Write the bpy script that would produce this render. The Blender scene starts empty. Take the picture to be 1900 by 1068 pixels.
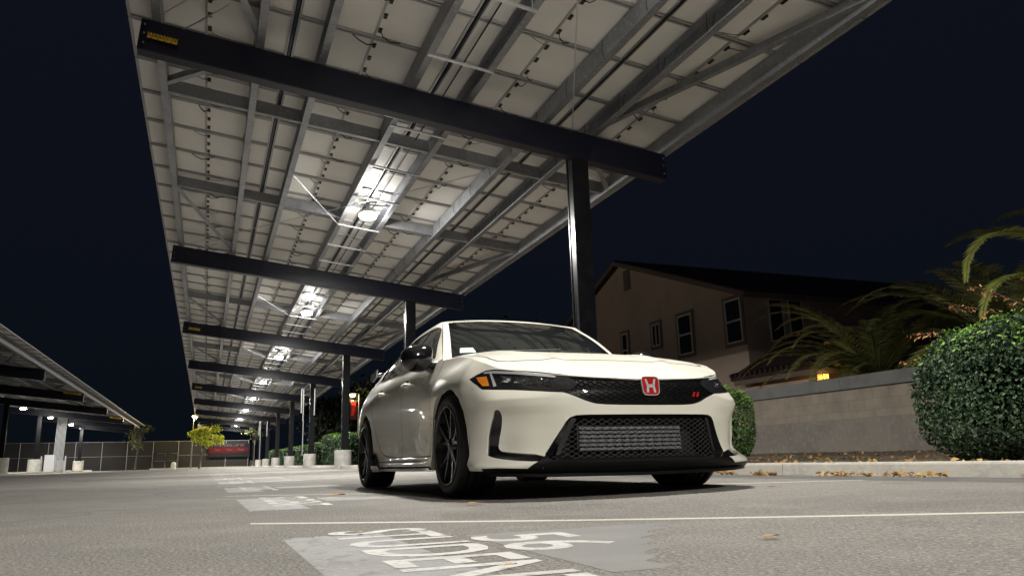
import bpy, bmesh, math, random
import numpy as np
from mathutils import Vector, Matrix
from mathutils.geometry import delaunay_2d_cdt
random.seed(7); RNG = np.random.default_rng(7)
SC = bpy.context.scene; COL = SC.collection; PI = math.pi
# ================================================================= camera
CAM_F, CAM_YAW, CAM_PIT, CAM_ROLL, CAM_H = 1416.4376, 0.3838898, 0.2220156, -0.0259951, 0.22198
cd = bpy.data.cameras.new('camera'); cam = bpy.data.objects.new('camera', cd); COL.objects.link(cam)
_F = Vector((math.sin(CAM_YAW)*math.cos(CAM_PIT), math.cos(CAM_YAW)*math.cos(CAM_PIT), math.sin(CAM_PIT)))
_R = Vector((math.cos(CAM_YAW), -math.sin(CAM_YAW), 0)); _Up = _R.cross(_F)
_c, _s = math.cos(CAM_ROLL), math.sin(CAM_ROLL)
_R2 = _R*_c + _Up*_s; _U2 = _Up*_c - _R*_s
cam.matrix_world = Matrix(((_R2.x,_U2.x,-_F.x,0),(_R2.y,_U2.y,-_F.y,0),(_R2.z,_U2.z,-_F.z,CAM_H),(0,0,0,1)))
cd.sensor_width = 36; cd.lens = CAM_F/1900*36; cd.clip_start = .02; cd.clip_end = 2000
SC.camera = cam
SC.view_settings.view_transform = 'Standard'; SC.view_settings.look = 'None'
SC.view_settings.exposure = 0.12; SC.view_settings.gamma = 1
SC.cycles.use_denoising = True; SC.cycles.max_bounces = 7; SC.cycles.diffuse_bounces = 4; SC.cycles.sample_clamp_indirect = 4
try: SC.cycles.use_light_tree = True
except Exception: pass
# ================================================================= world: clear night sky
w = bpy.data.worlds.new('World'); SC.world = w; w.use_nodes = True
nt = w.node_tree; bg = nt.nodes['Background']
tc = nt.nodes.new('ShaderNodeTexCoord'); sep = nt.nodes.new('ShaderNodeSeparateXYZ'); rp = nt.nodes.new('ShaderNodeValToRGB')
nt.links.new(tc.outputs['Generated'], sep.inputs[0]); nt.links.new(sep.outputs['Z'], rp.inputs[0]); nt.links.new(rp.outputs[0], bg.inputs[0])
rp.color_ramp.elements[0].position = 0.0; rp.color_ramp.elements[0].color = (.0026,.0042,.0070,1)
rp.color_ramp.elements[1].position = .6; rp.color_ramp.elements[1].color = (.0046,.0052,.0098,1)
bg.inputs[1].default_value = 1.0
LAMP_W = 690.0          # one canopy lamp, watts
# ================================================================= helpers
def setp(o, label=None, cat=None, group=None, kind=None):
    if label: o['label'] = label
    if cat: o['category'] = cat
    if group: o['group'] = group
    if kind: o['kind'] = kind
    return o
def empty(name, loc=(0,0,0), rz=0, **k):
    o = bpy.data.objects.new(name, None); COL.objects.link(o); o.location = loc; o.rotation_euler = (0,0,rz); o.empty_display_size = .2
    return setp(o, **k)
class MB:
    def __init__(s): s.v=[]; s.f=[]; s.m=[]; s.sm=[]
    def add(s, vs, fs, mi=0, smooth=False):
        b=len(s.v); s.v+= [tuple(map(float,p)) for p in vs]; s.f+=[tuple(b+i for i in f) for f in fs]; s.m+=[mi]*len(fs); s.sm+=[smooth]*len(fs); return s
    def box(s, x0,x1,y0,y1,z0,z1, mi=0):
        return s.add([(x0,y0,z0),(x1,y0,z0),(x1,y1,z0),(x0,y1,z0),(x0,y0,z1),(x1,y0,z1),(x1,y1,z1),(x0,y1,z1)],
              [(0,3,2,1),(4,5,6,7),(0,1,5,4),(1,2,6,5),(2,3,7,6),(3,0,4,7)], mi)
    def bar(s, a, b, w, h, up=(0,0,1), mi=0):
        a=Vector(a); b=Vector(b); d=(b-a).normalized(); u=Vector(up)
        r=d.cross(u); r = r.normalized() if r.length>1e-5 else Vector((1,0,0)); u=r.cross(d).normalized()
        P=[]
        for c in (a,b):
            for (i,j) in ((-1,-1),(1,-1),(1,1),(-1,1)): P.append(c+r*(i*w/2)+u*(j*h/2))
        return s.add(P,[(0,3,2,1),(4,5,6,7),(0,1,5,4),(1,2,6,5),(2,3,7,6),(3,0,4,7)],mi)
    def tube(s, pts, r, n=8, mi=0, cap=True, r2=None):
        pts=[Vector(p) for p in pts]; P=[]; N=len(pts)
        for i,p in enumerate(pts):
            d=(pts[min(i+1,N-1)]-pts[max(i-1,0)]).normalized()
            a=d.cross(Vector((0,0,1))) if abs(d.z)<.95 else d.cross(Vector((1,0,0)))
            a.normalize(); b=d.cross(a); rr = r if r2 is None else r+(r2-r)*i/(N-1)
            if isinstance(r,(list,tuple)): rr=r[i]
            for k in range(n):
                t=2*PI*k/n; P.append(p+a*(rr*math.cos(t))+b*(rr*math.sin(t)))
        F=[]
        for i in range(N-1):
            for k in range(n):
                F.append((i*n+k,(i)*n+(k+1)%n,(i+1)*n+(k+1)%n,(i+1)*n+k))
        s.add(P,F,mi,True)
        if cap:
            s.add(P[:n],[tuple(range(n))],mi); s.add(P[-n:],[tuple(range(n))[::-1]],mi)
        return s
    def lathe(s, prof, n=32, c=(0,0,0), axis='z', mi=0, smooth=True):
        P=[]
        for (r,h) in prof:
            for k in range(n):
                t=2*PI*k/n; a,b=r*math.cos(t),r*math.sin(t)
                P.append({'z':(c[0]+a,c[1]+b,c[2]+h),'y':(c[0]+a,c[1]+h,c[2]+b),'x':(c[0]+h,c[1]+a,c[2]+b)}[axis])
        F=[]
        for i in range(len(prof)-1):
            for k in range(n): F.append((i*n+k,i*n+(k+1)%n,(i+1)*n+(k+1)%n,(i+1)*n+k))
        return s.add(P,F,mi,smooth)
    def grid(s, P, mi=0, smooth=True):
        nr=len(P); nc=len(P[0]); V=[p for row in P for p in row]
        return s.add(V,[(i*nc+j,i*nc+j+1,(i+1)*nc+j+1,(i+1)*nc+j) for i in range(nr-1) for j in range(nc-1)],mi,smooth)
    def build(s, name, mats, parent=None, recalc=False, angle=None, **k):
        me=bpy.data.meshes.new(name); me.from_pydata(s.v,[],s.f)
        for m in (mats if isinstance(mats,(list,tuple)) else [mats]): me.materials.append(m)
        me.polygons.foreach_set('material_index', s.m); me.polygons.foreach_set('use_smooth', s.sm)
        if recalc:
            bm=bmesh.new(); bm.from_mesh(me); bmesh.ops.remove_doubles(bm,verts=bm.verts,dist=1e-5); bmesh.ops.recalc_face_normals(bm,faces=bm.faces); bm.to_mesh(me); bm.free()
        me.update()
        o=bpy.data.objects.new(name,me); COL.objects.link(o)
        if parent: o.parent=parent
        return setp(o,**k)
def bevel(o, w=.01, seg=2, ang=40):
    m=o.modifiers.new('b','BEVEL'); m.width=w; m.segments=seg; m.limit_method='ANGLE'; m.angle_limit=math.radians(ang); return o
def dup(o, parent=None, **k):
    c=o.copy(); COL.objects.link(c); c.parent=parent
    for q in list(o.children): dup(q, c)
    return setp(c,**k)
# ---- materials
def mat(name, col, rough=.6, metal=0, noise=None, bump=None, coat=0, emis=None, spec=.5, alpha=None, trans=0):
    m=bpy.data.materials.new(name); m.use_nodes=True; t=m.node_tree; b=t.nodes['Principled BSDF']
    b.inputs['Base Color'].default_value=(*col,1); b.inputs['Roughness'].default_value=rough; b.inputs['Metallic'].default_value=metal
    b.inputs['Specular IOR Level'].default_value=spec
    b.inputs['Coat Weight'].default_value=coat; b.inputs['Coat Roughness'].default_value=.03
    if trans: b.inputs['Transmission Weight'].default_value=trans
    if emis: b.inputs['Emission Color'].default_value=(*emis[0],1); b.inputs['Emission Strength'].default_value=emis[1]
    tcn=t.nodes.new('ShaderNodeTexCoord')
    if noise:   # list of (scale, col2, lo, hi) layered
        prev=None
        for (sc,c2,lo,hi) in noise:
            n=t.nodes.new('ShaderNodeTexNoise'); n.inputs['Scale'].default_value=sc; n.inputs['Detail'].default_value=6; n.inputs['Roughness'].default_value=.6
            t.links.new(tcn.outputs['Object'],n.inputs['Vector'])
            r=t.nodes.new('ShaderNodeMapRange'); r.inputs['From Min'].default_value=lo; r.inputs['From Max'].default_value=hi; t.links.new(n.outputs[0],r.inputs[0])
            x=t.nodes.new('ShaderNodeMix'); x.data_type='RGBA'; t.links.new(r.outputs[0],x.inputs['Factor'])
            if prev is None: x.inputs['A'].default_value=(*col,1)
            else: t.links.new(prev,x.inputs['A'])
            x.inputs['B'].default_value=(*c2,1); prev=x.outputs['Result']
        t.links.new(prev,b.inputs['Base Color'])
    if bump:
        n=t.nodes.new('ShaderNodeTexNoise'); n.inputs['Scale'].default_value=bump[0]; n.inputs['Detail'].default_value=5; t.links.new(tcn.outputs['Object'],n.inputs['Vector'])
        bp=t.nodes.new('ShaderNodeBump'); bp.inputs['Strength'].default_value=bump[1]; bp.inputs['Distance'].default_value=bump[2]; t.links.new(n.outputs[0],bp.inputs['Height']); t.links.new(bp.outputs[0],b.inputs['Normal'])
    return m
M={}
M['asphalt']=mat('asphalt',(.200,.186,.166),.88,noise=[(.35,(.150,.140,.126),.45,.60),(2.5,(.235,.219,.196),.5,.75),(.9,(.115,.11,.102),.60,.72),(75,(.34,.325,.30),.55,.65),(105,(.085,.082,.078),.54,.63)],bump=(80,1.0,.014))
M['paint_line']=mat('paint_line',(.50,.475,.41),.75,noise=[(60,(.31,.295,.26),.58,.75)],bump=(170,.3,.003))
M['paint_white']=mat('paint_white',(.50,.49,.465),.7,noise=[(5,(.40,.39,.37),.5,.6),(38,(.22,.21,.19),.58,.64)],bump=(170,.3,.003))
M['paint_grey']=mat('paint_grey',(.235,.235,.238),.75,noise=[(3,(.19,.185,.175),.45,.6),(14,(.15,.145,.135),.54,.60),(60,(.31,.31,.31),.56,.68)],bump=(170,.3,.003))
M['concrete']=mat('concrete',(.42,.40,.35),.85,noise=[(1.4,(.33,.315,.28),.45,.65),(14,(.48,.46,.41),.5,.75)],bump=(30,.3,.01))
M['soil']=mat('soil',(.11,.085,.06),.95,noise=[(9,(.19,.15,.10),.5,.65),(40,(.06,.045,.03),.52,.66)],bump=(20,1,.04))
M['black_steel']=mat('black_steel',(.006,.008,.019),.34,noise=[(7,(.009,.010,.020),.45,.6)],bump=(60,.08,.003),spec=.35)
M['column_steel']=mat('column_steel',(.005,.005,.0065),.24,noise=[(7,(.008,.008,.009),.45,.6)],bump=(60,.08,.003),spec=.4)
M['galv']=mat('galvanised_steel',(.31,.32,.34),.5,metal=.55,noise=[(2.2,(.25,.26,.28),.45,.6),(22,(.44,.45,.46),.55,.7)],bump=(14,.15,.004))
M['backsheet']=mat('panel_backsheet',(.80,.78,.74),.55,noise=[(.7,(.72,.70,.665),.4,.65)])
M['alu']=mat('aluminium_frame',(.40,.40,.40),.5,metal=.5)
M['black_plastic']=mat('black_plastic',(.012,.012,.012),.5)
M['cable']=mat('cable_rubber',(.01,.01,.01),.6)
M['glasscell']=mat('panel_cells',(.01,.013,.03),.15)
M['white_metal']=mat('white_metal',(.75,.75,.74),.4)
M['lamp']=mat('lamp_lens',(1,1,1),.4,emis=((1.0,.985,.95),140))
M['lampfar']=M['lamp']
# ================================================================= ground
_gx=np.arange(-4,12.01,.25); _gt=np.clip((_gx-1.0)/3.9,0,1); _gt=.032*_gt*_gt*(3-2*_gt)
def gz(x, y):
    a = .0031*max(0, min(y,140)-8)
    return a + float(np.interp(x,_gx,_gt))
xs=sorted(set([-900,-400,-200,-120]+list(np.arange(-80,-4,8))+list(np.arange(-4,12,.25))+list(np.arange(12,80,8))+[120,200,400,900]))
ys=sorted(set([-300,-100,-50]+list(np.arange(-20,40,2))+list(np.arange(40,150,10))+[200,400,900,1500]))
g=MB(); g.grid([[(x,y,gz(x,y)) for x in xs] for y in ys]); 
# orientation up
g.f=[f[::-1] if False else f for f in g.f]
g.build('ground',M['asphalt'],kind='structure')
def strip(mb, pts, dz, mi=0, seg=None):
    """flat polygon draped on the ground (4 corner quads subdivided along the first side)"""
    a,b,c,d=pts; L=math.dist(a,b); n=max(1,int(L/.1)); m=max(1,int(math.dist(b,c)/.3))
    P=[]
    for j in range(m+1):
        row=[]
        for i in range(n+1):
            u=i/n; v=j/m
            x=(a[0]*(1-u)+b[0]*u)*(1-v)+(d[0]*(1-u)+c[0]*u)*v; y=(a[1]*(1-u)+b[1]*u)*(1-v)+(d[1]*(1-u)+c[1]*u)*v
            row.append((x,y,gz(x,y)+dz))
        P.append(row)
    mb.grid(P,mi,False)
# stall lines, angled towards the kerb
SL=-.66
for k in range(-3,22):
    y0=3.42+3.43*k; L=4.55 if k else 4.55
    m=MB(); wd=.058
    m_pts=[(.2,y0),(.2+L,y0+SL*L),(.2+L,y0+SL*L-wd*1.2),(.2,y0-wd*1.2)]
    pts2=m_pts
    strip(m,pts2,.0006); m.build('stall_line',M['paint_line'],kind='structure')
# worn grey patches under the stall lettering
def rough_patch(name,x0,x1,y0,y1,mt,dz=.0004,jag=.03):
    m=MB(); n=40; top=[];bot=[]
    for i in range(n+1):
        x=x0+(x1-x0)*i/n; top.append((x,y1+random.uniform(-jag,jag))); bot.append((x,y0+random.uniform(-jag,jag)))
    P=[[(x,y+(0 if j else 0),gz(x,y)+dz) for (x,y) in [((b[0]),(b[1]*(1-t)+c[1]*t)) for b,c in zip(bot,top)]] for j,t in enumerate(np.linspace(0,1,6))]
    m.grid(P,0,False); return m.build(name,mt,kind='structure')
M['sealer']=mat('asphalt_sealer',(.165,.163,.16),.8,noise=[(3,(.19,.182,.17),.45,.6),(150,(.28,.27,.25),.62,.76)],bump=(170,.5,.004))
def text_mesh(s, name, mt, size, M4, kind=None, bold=0.0, parent=None, sx=1.0, drape=None, fit=None, **k):
    cu=bpy.data.curves.new(name,'FONT'); cu.body=s; cu.size=size; cu.offset=bold; cu.extrude=0; cu.align_x='CENTER'; cu.align_y='CENTER'; cu.resolution_u=3
    o=bpy.data.objects.new(name,cu); COL.objects.link(o)
    bpy.context.view_layer.update()
    dg=bpy.context.evaluated_depsgraph_get(); me=bpy.data.meshes.new_from_object(o.evaluated_get(dg)); bpy.data.objects.remove(o)
    
    if fit:
        xs=[v.co.x for v in me.vertices]; ys=[v.co.y for v in me.vertices]
        fx=fit[0]/(max(xs)-min(xs)); fy=fit[1]/(max(ys)-min(ys)); cx=(max(xs)+min(xs))/2; cy=(max(ys)+min(ys))/2
        me.transform(Matrix.Translation((-cx,-cy,0))); me.transform(Matrix.Diagonal((fx,fy,1,1)))
    else: me.transform(Matrix.Diagonal((sx,1,1,1)))
    me.transform(M4)
    if drape is not None:
        for v in me.vertices: v.co.z=gz(v.co.x,v.co.y)+drape
    me.materials.clear(); me.materials.append(mt)
    r=bpy.data.objects.new(name,me); COL.objects.link(r)
    if parent: r.parent=parent
    return setp(r,kind=kind,**k)
for k in range(-1,8):
    yo=3.40*k
    rough_patch('lettering_patch',.25,.56,.95+yo,2.61+yo,M['paint_grey'])
    if k>0: rough_patch('number_patch',.77,1.45,1.75+yo,2.36+yo,M['paint_grey'],.0007)
    if k==0:
        m=MB(); n=24; P=[]
        for i in range(n+1):
            y=1.42+.94*i/n; xr=.90+.60*(i/n)**1.3+.03*math.sin(i*1.7)+random.uniform(-.012,.012); P.append([(x,y,gz(x,y)+.0006) for x in np.linspace(.775,xr,12)])
        m.grid(P,0,False); m.build('number_patch',M['sealer'],kind='structure')
    # reading direction -Y, letter tops towards +X
    for s,xc,yc,sz,bo,fit in (('STUDENT',.567,1.99,.44,.006,(1.50,.33)),('56' if k==0 else '',.907,2.07,.43,.004,(.44,.31))):
        if not s: continue
        M4=Matrix(((0,1,0,xc),(-1,0,0,yc+yo),(0,0,1,0),(0,0,0,1)))
        text_mesh(s,'stall_lettering' if s=='STUDENT' else 'stall_number',M['paint_white'],sz,M4,kind='structure',bold=bo,fit=fit,drape=.0011)
# asphalt cracks (crack sealant wiggles)
M['gutter']=mat('gutter_asphalt',(.10,.098,.095),.85,noise=[(1.5,(.13,.125,.12),.45,.6)],bump=(90,.8,.008))
for (ya,yb) in ((-6,86),):
    m=MB(); m.grid([[(x,y,gz(x,y)+.0008) for x in np.arange(4.25,4.90,.08)] for y in np.arange(ya,yb,2)],0,False); m.build('gutter_strip',M['gutter'],kind='structure')
def crack(x,y,a,L):
    m=MB(); P=[]; n=int(L/.06)
    for i in range(n):
        a+=random.gauss(0,.25); x+=.06*math.cos(a); y+=.06*math.sin(a); wd=.0035+.003*random.random(); P.append((x,y,a,wd))
    m.grid([[(p[0]-math.sin(p[2])*p[3]*q,p[1]+math.cos(p[2])*p[3]*q,gz(p[0],p[1])+.0010) for p in P] for q in (-1,1)],0,False); m.build('asphalt_crack',M['crack'],kind='structure')
M['crack']=mat('crack_sealant',(.035,.034,.033),.7)
for c in ((-1.6,5.2,.3,2.6),(-.3,7.2,1.2,2.2),(1.2,11.5,.2,3.0),(-2.5,9.5,-.2,4.0),(.2,14.5,.6,4),(-1.0,3.1,2.0,1.2)): crack(*c)
# kerb
def kerb(name,x0,x1,y0,y1,h,mt):
    y=y0
    while y<y1:
        ye=min(y+3.0,y1); m=MB(); P=[]
        for yy in np.linspace(y+.004,ye-.004,5):
            g0=gz(x0,yy); P.append([(x0-.012,yy,g0-.02),(x0,yy,g0+h-.018),(x0+.006,yy,g0+h-.005),(x0+.02,yy,g0+h),(x1,yy,g0+h),(x1,yy,g0-.05)])
        m.grid(P,0,False); nc=len(P[0]); b0=[tuple(q) for q in P[0]]; b1=[tuple(q) for q in P[-1]]
        m.add(b0,[tuple(range(nc))]); m.add(b1,[tuple(range(nc))[::-1]])
        m.build(name,mt,recalc=True,kind='structure'); y=ye
kerb('kerb',4.9,5.06,-6.3,86,.106,M['concrete'])
# planter soil
m=MB(); xs=np.linspace(5.05,12,30); ys=np.linspace(-8,86,200)
m.grid([[(x,y,gz(4.9,y)+.085+.0125*(x-5.05)+(.012*math.sin(x*7+y*3)+RNG.normal(0,.006) if x>5.2 else 0)) for x in xs] for y in ys]); m.build('planter_soil',M['soil'],kind='structure')
# ================================================================= solar canopy
CY0=9.64; BAY=10.3; PZ=5.57; SLP=.1145
def cz(x): return PZ-SLP*x                      # top of beams
PUR=[-.83,.40,1.19,2.43,3.24,4.44,5.24,6.44]
PCX=[-.225,1.82,3.85,5.85]
def make_canopy(root, bays, pan0, pan1, near_rows, colx=4.93, fz=lambda y:0, fr=.32, fh=.68):
    """bays: list of beam indices; local frame: x across, y along, z up (ground 0)"""
    rot=math.atan(SLP)
    def beam(y):
        m=MB(); x0,x1=-1.0,6.48; d=.42; hw=.16
        P=[(x0,y-hw,cz(x0)),(x1,y-hw,cz(x1)),(x1,y+.03,cz(x1)),(x0,y+.03,cz(x0))]; Q=[(p[0]-(.03 if i in(0,3) else -.0),p[1],p[2]-d) for i,p in enumerate(P)]
        m.add(P+Q,[(0,1,2,3),(7,6,5,4),(0,4,5,1),(1,5,6,2),(2,6,7,3),(3,7,4,0)])
        o=m.build('beam',M['black_steel'],root,recalc=True); bevel(o,.012,2)
        # bolts
        for sx in (x0+.04,x1-.05):
            for zz in (.08,.2,.33): MB().lathe([(0,-.01),(.012,-.01),(.012,.0)],8,(sx,y-hw-.001,cz(sx)-zz),'y').build('bolt',M['galv'],o)
        return o
    def column(y):
        m=MB(); cx=colx; hw=.155
        zt=cz(cx)-.40
        # wide-flange look: two flanges and a web between, boxed sides
        a,b=cx-.09,cx+.18; f0,f1=y-hw,y+.045
        m.box(a,b,f0,f0+.02,-.3,zt); m.box(a,b,f1-.02,f1,-.3,zt); m.box(a+.012,a+.03,f0+.02,f1-.02,-.3,zt); m.box(b-.03,b-.012,f0+.02,f1-.02,-.3,zt)
        o=m.build('column',M['column_steel'],root); 
        f=MB(); r=fr; z0=fz(y); f.lathe([(0,fh),(r-.04,fh),(r-.010,fh-.012),(r,fh-.04),(r,-.3)],36,(cx,y,z0))
        f.build('concrete_footing',M['footing'],o)
        return o
    for k in bays: beam(CY0+BAY*k); column(CY0+BAY*k)
    ends=[CY0+BAY*k for k in bays]
    y0,y1=pan0,pan1
    # purlins, one piece per bay: lipped C section
    def purlin(x,ya,yb,open_left):
        s=-1 if open_left else 1; m=MB(); t=.005; h=.255; w=.095; b=cz(x)+.004
        sec=[(s*w/2,.02),(s*w/2,0),(-s*w/2,0),(-s*w/2,h),(s*w/2,h),(s*w/2,h-.02)]
        for (p,q) in zip(sec[:-1],sec[1:]):
            dx=q[0]-p[0]; dz=q[1]-p[1]; L=math.hypot(dx,dz); nx,nz=-dz/L*t/2,dx/L*t/2
            c=[(x+p[0]+nx,b+p[1]+nz),(x+q[0]+nx,b+q[1]+nz),(x+q[0]-nx,b+q[1]-nz),(x+p[0]-nx,b+p[1]-nz)]
            m.add([(u,ya,v) for u,v in c]+[(u,yb,v) for u,v in c],[(0,1,2,3),(7,6,5,4),(0,4,5,1),(1,5,6,2),(2,6,7,3),(3,7,4,0)])
        m.build('purlin',M['galv'],root,recalc=True)
    segs=[y0]+[e for e in ends if y0+1<e<y1-1]+[y1]
    for i,x in enumerate(PUR):
        for a,b in zip(segs[:-1],segs[1:]): purlin(x,a+.004,b-.004,i in(0,2,4,6))
    # girts
    for a in ends:
        for dy in (1.78,5.82):
            y=a+dy
            if y>y1: continue
            for i,(xa,xb) in enumerate(zip(PUR[:-1],PUR[1:])):
                if i==3 and dy>4: continue
                xa2=xa+.05; xb2=xb-.05; m=MB()
                za,zb=cz(xa2)+.03,cz(xb2)+.03; h=.20
                m.add([(xa2,y,za),(xb2,y,zb),(xb2,y,zb+h),(xa2,y,za+h),(xa2,y+.006,za),(xb2,y+.006,zb),(xb2,y+.006,zb+h),(xa2,y+.006,za+h)],[(0,1,2,3),(7,6,5,4),(0,4,5,1),(1,5,6,2),(2,6,7,3),(3,7,4,0)])
                m.add([(xa2,y+.006,za),(xb2,y+.006,zb),(xb2,y+.07,zb),(xa2,y+.07,za),(xa2,y+.006,za+.006),(xb2,y+.006,zb+.006),(xb2,y+.07,zb+.006),(xa2,y+.07,za+.006)],[(0,1,2,3),(7,6,5,4),(0,4,5,1),(1,5,6,2),(2,6,7,3),(3,7,4,0)])
                m.build('girt',M['galv'],root,recalc=True)
        # diagonals
        for (xa,ya,xb,yb) in ((-.79,a+6.0,.37,a+9.95),(.34,a+.2,-.80,a+1.6),(6.38,a+6.0,5.26,a+9.95),(5.3,a+.2,6.40,a+1.6)):
            if max(ya,yb)>y1: continue
            m=MB(); m.bar((xa,ya,cz(xa)+.05),(xb,yb,cz(xb)+.05),.085,.006); m.bar((xa-.04,ya,cz(xa)+.10),(xb-.04,yb,cz(xb)+.10),.006,.10); m.build('diagonal_brace',M['galv'],root)
        # rungs between the two middle purlins
        for dy in (1.08,2.73,4.32,6.19,7.74,9.2):
            if a+dy>y1: continue
            m=MB(); xa,xb=2.40,3.28; y=a+dy; m.bar((xa,y,cz(xa)-.008),(xb,y,cz(xb)-.008),.045,.02); m.build('spacer_bar',M['galv_bright'],root)
        # tension rods
        for (p,q) in (((.0,a-1.0),(-.52,a-.17)),((1.23,a+3.9),(3.25,a+7.77)),((4.3,a+1.85),(-.75,a+9.9)),((4.86,a-.18),(3.3,a-3.6))):
            m=MB(); n=5; pts=[]
            for t in np.linspace(0,1,n):
                x=p[0]+(q[0]-p[0])*t; y=p[1]+(q[1]-p[1])*t; pts.append((x,y,cz(x)-.02-.012*math.sin(PI*t)))
            m.tube(pts,.0075,6)
            mid=Vector(pts[2]); dr=(Vector(pts[3])-mid).normalized(); m.tube([mid-dr*.12,mid+dr*.12],.013,6)
            m.build('tension_rod',M['galv_bright'],root)
    # panels
    prow=[]; y=8.95+.527-1.0525*24
    while y<pan1-.5:
        if y-.5>=pan0-.3: prow.append(y)
        y+=1.0525
    def panel_mesh():
        m=MB(); L=2.0; W=1.03; t=.035
        m.box(-L/2,L/2,-W/2,W/2,.030,.033,0)              # back sheet
        m.box(-L/2,L/2,-W/2,W/2,.0335,.036,2)             # cells and glass
        fw=.030
        m.box(-L/2,L/2,-W/2,-W/2+fw,0,.029,1); m.box(-L/2,L/2,W/2-fw,W/2,0,.029,1); m.box(-L/2,-L/2+fw,-W/2+fw,W/2-fw,0,.029,1); m.box(L/2-fw,L/2,-W/2+fw,W/2-fw,0,.029,1)
        m.box(-.055,-.03,-W/2+fw,W/2-fw,.004,.029,1)
        return m
    def jbox_mesh():
        m=MB(); m.box(-.022,.022,-.045,.045,.008,.0285,0); m.box(-.012,.012,-.055,-.045,.012,.022,0); return m
    base=panel_mesh(); pm=None; jm=None; cms=[None,None]
    rest=MB(); jrest=MB(); crest=MB(); hz=.262
    cable=MB(); cable.tube([(.0,-.33,.012),(-.03,-.40,-.01),(-.10,-.43,-.03),(-.20,-.46,-.02),(-.28,-.49,.0)],.0055,5)
    cable2=MB(); cable2.tube([(.0,.33,.012),(.05,.37,-.02),(.16,.40,-.035),(.30,.44,-.01)],.0055,5)
    R=Matrix.Rotation(math.atan(SLP),4,'Y')
    for y in prow:
        for x in PCX:
            T=Matrix.Translation((x,y,cz(x)+hz))@R
            if near_rows[0]<=y<=near_rows[1]:
                if pm is None:
                    o=base.build('solar_panel',[M['backsheet'],M['alu'],M['glasscell']],root); pm=o.data
                else:
                    o=bpy.data.objects.new('solar_panel',pm); COL.objects.link(o); o.parent=root
                o.matrix_local=T
                for jy in (-.335,0,.335):
                    if jm is None: j=jbox_mesh().build('junction_box',M['black_plastic'],o); jm=j.data
                    else: j=bpy.data.objects.new('junction_box',jm); COL.objects.link(j); j.parent=o
                    j.location=(0,jy,0)
                for ci,src in enumerate((cable,cable2)):
                    if cms[ci] is None: c=src.build('panel_cable',M['cable'],o); cms[ci]=c.data
                    else: c=bpy.data.objects.new('panel_cable',cms[ci]); COL.objects.link(c); c.parent=o
                    c.scale=(random.choice((-1,1,1))*random.uniform(.3,1.15),1,random.uniform(.3,2.2))
            else:
                rest.add([T@Vector(v) for v in base.v],base.f); rest.m[-len(base.f):]=base.m
                for jy in (-.335,0,.335):
                    jb=jbox_mesh(); jrest.add([T@(Vector(v)+Vector((0,jy,0))) for v in jb.v],jb.f)
    if rest.v:
        o=rest.build('solar_panel',[M['backsheet'],M['alu'],M['glasscell']],root,kind='stuff'); jrest.build('junction_box',M['black_plastic'],o,kind='stuff')
    # edge gutters / cable tray along panel seams
    for x in (.79,2.84,4.83):
        m=MB(); m.box(x-.012,x+.012,pan0,pan1,cz(x)+.225,cz(x)+.25); m.build('cable_tray',M['black_plastic'],root)
    for x in (2.97,):
        m=MB(); m.tube([(x,pan0,cz(x)+.2),(x,pan1,cz(x)+.2)],.012,6); m.build('conduit',M['cable'],root)
    # hanging wire bundles looped over the purlin webs
    for xp in (4.44,5.24,.40):
        ywl=[yy for yy in np.arange(CY0-4.2,CY0+12,1.0525)]
        for yy in ywl:
            m=MB()
            for dx in (-.06,.03):
                m.tube([(xp+dx,yy+random.uniform(-.02,.02),cz(xp)+.25),(xp+dx-.01,yy+.02,cz(xp)+.12),(xp+dx+.02,yy+random.uniform(.02,.06),cz(xp)-.01)],.004,5)
            m.build('wire_loop',M['cable'],root)
M['footing']=mat('footing_concrete',(.46,.45,.41),.85,noise=[(3.2,(.36,.36,.34),.45,.55),(1.1,(.55,.52,.45),.5,.62)],bump=(25,.3,.01))
M['galv_bright']=mat('bright_steel',(.62,.63,.64),.35,metal=.6)
def shear_root(name,loc,sx,sz,**k):
    r=empty(name,loc,**k); return r
A1=math.atan(.0055); A2=math.atan(-.0078)
can=empty('solar_canopy',(0,0,0),label='long tilted solar panel carport canopy on black columns, standing over the white car',cat='solar canopy',group='solar carport canopies')
can.rotation_euler=(A2,0,-A1)
can.location=(-.0055*CY0,0,.0078*CY0)
make_canopy(can,[-2,-1,0,1,2,3,4,5,6,7,8],-14.6,91,(4.6,29.6),fz=lambda y: gz(4.93,y)+.0078*(y-CY0))
can2=empty('solar_canopy',(-12.3,24.4,-.75),label='second solar carport canopy in the left background, cut by the left photo edge',cat='solar canopy',group='solar carport canopies')
can2.rotation_euler=(0,0,-A1)
make_canopy(can2,[-1,0,1,2,3,4,5],-8,62.5,(900,901),colx=1.0,fz=lambda y: .75+gz(-4,y+24.4)-.05,fr=.46,fh=1.05)
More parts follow.
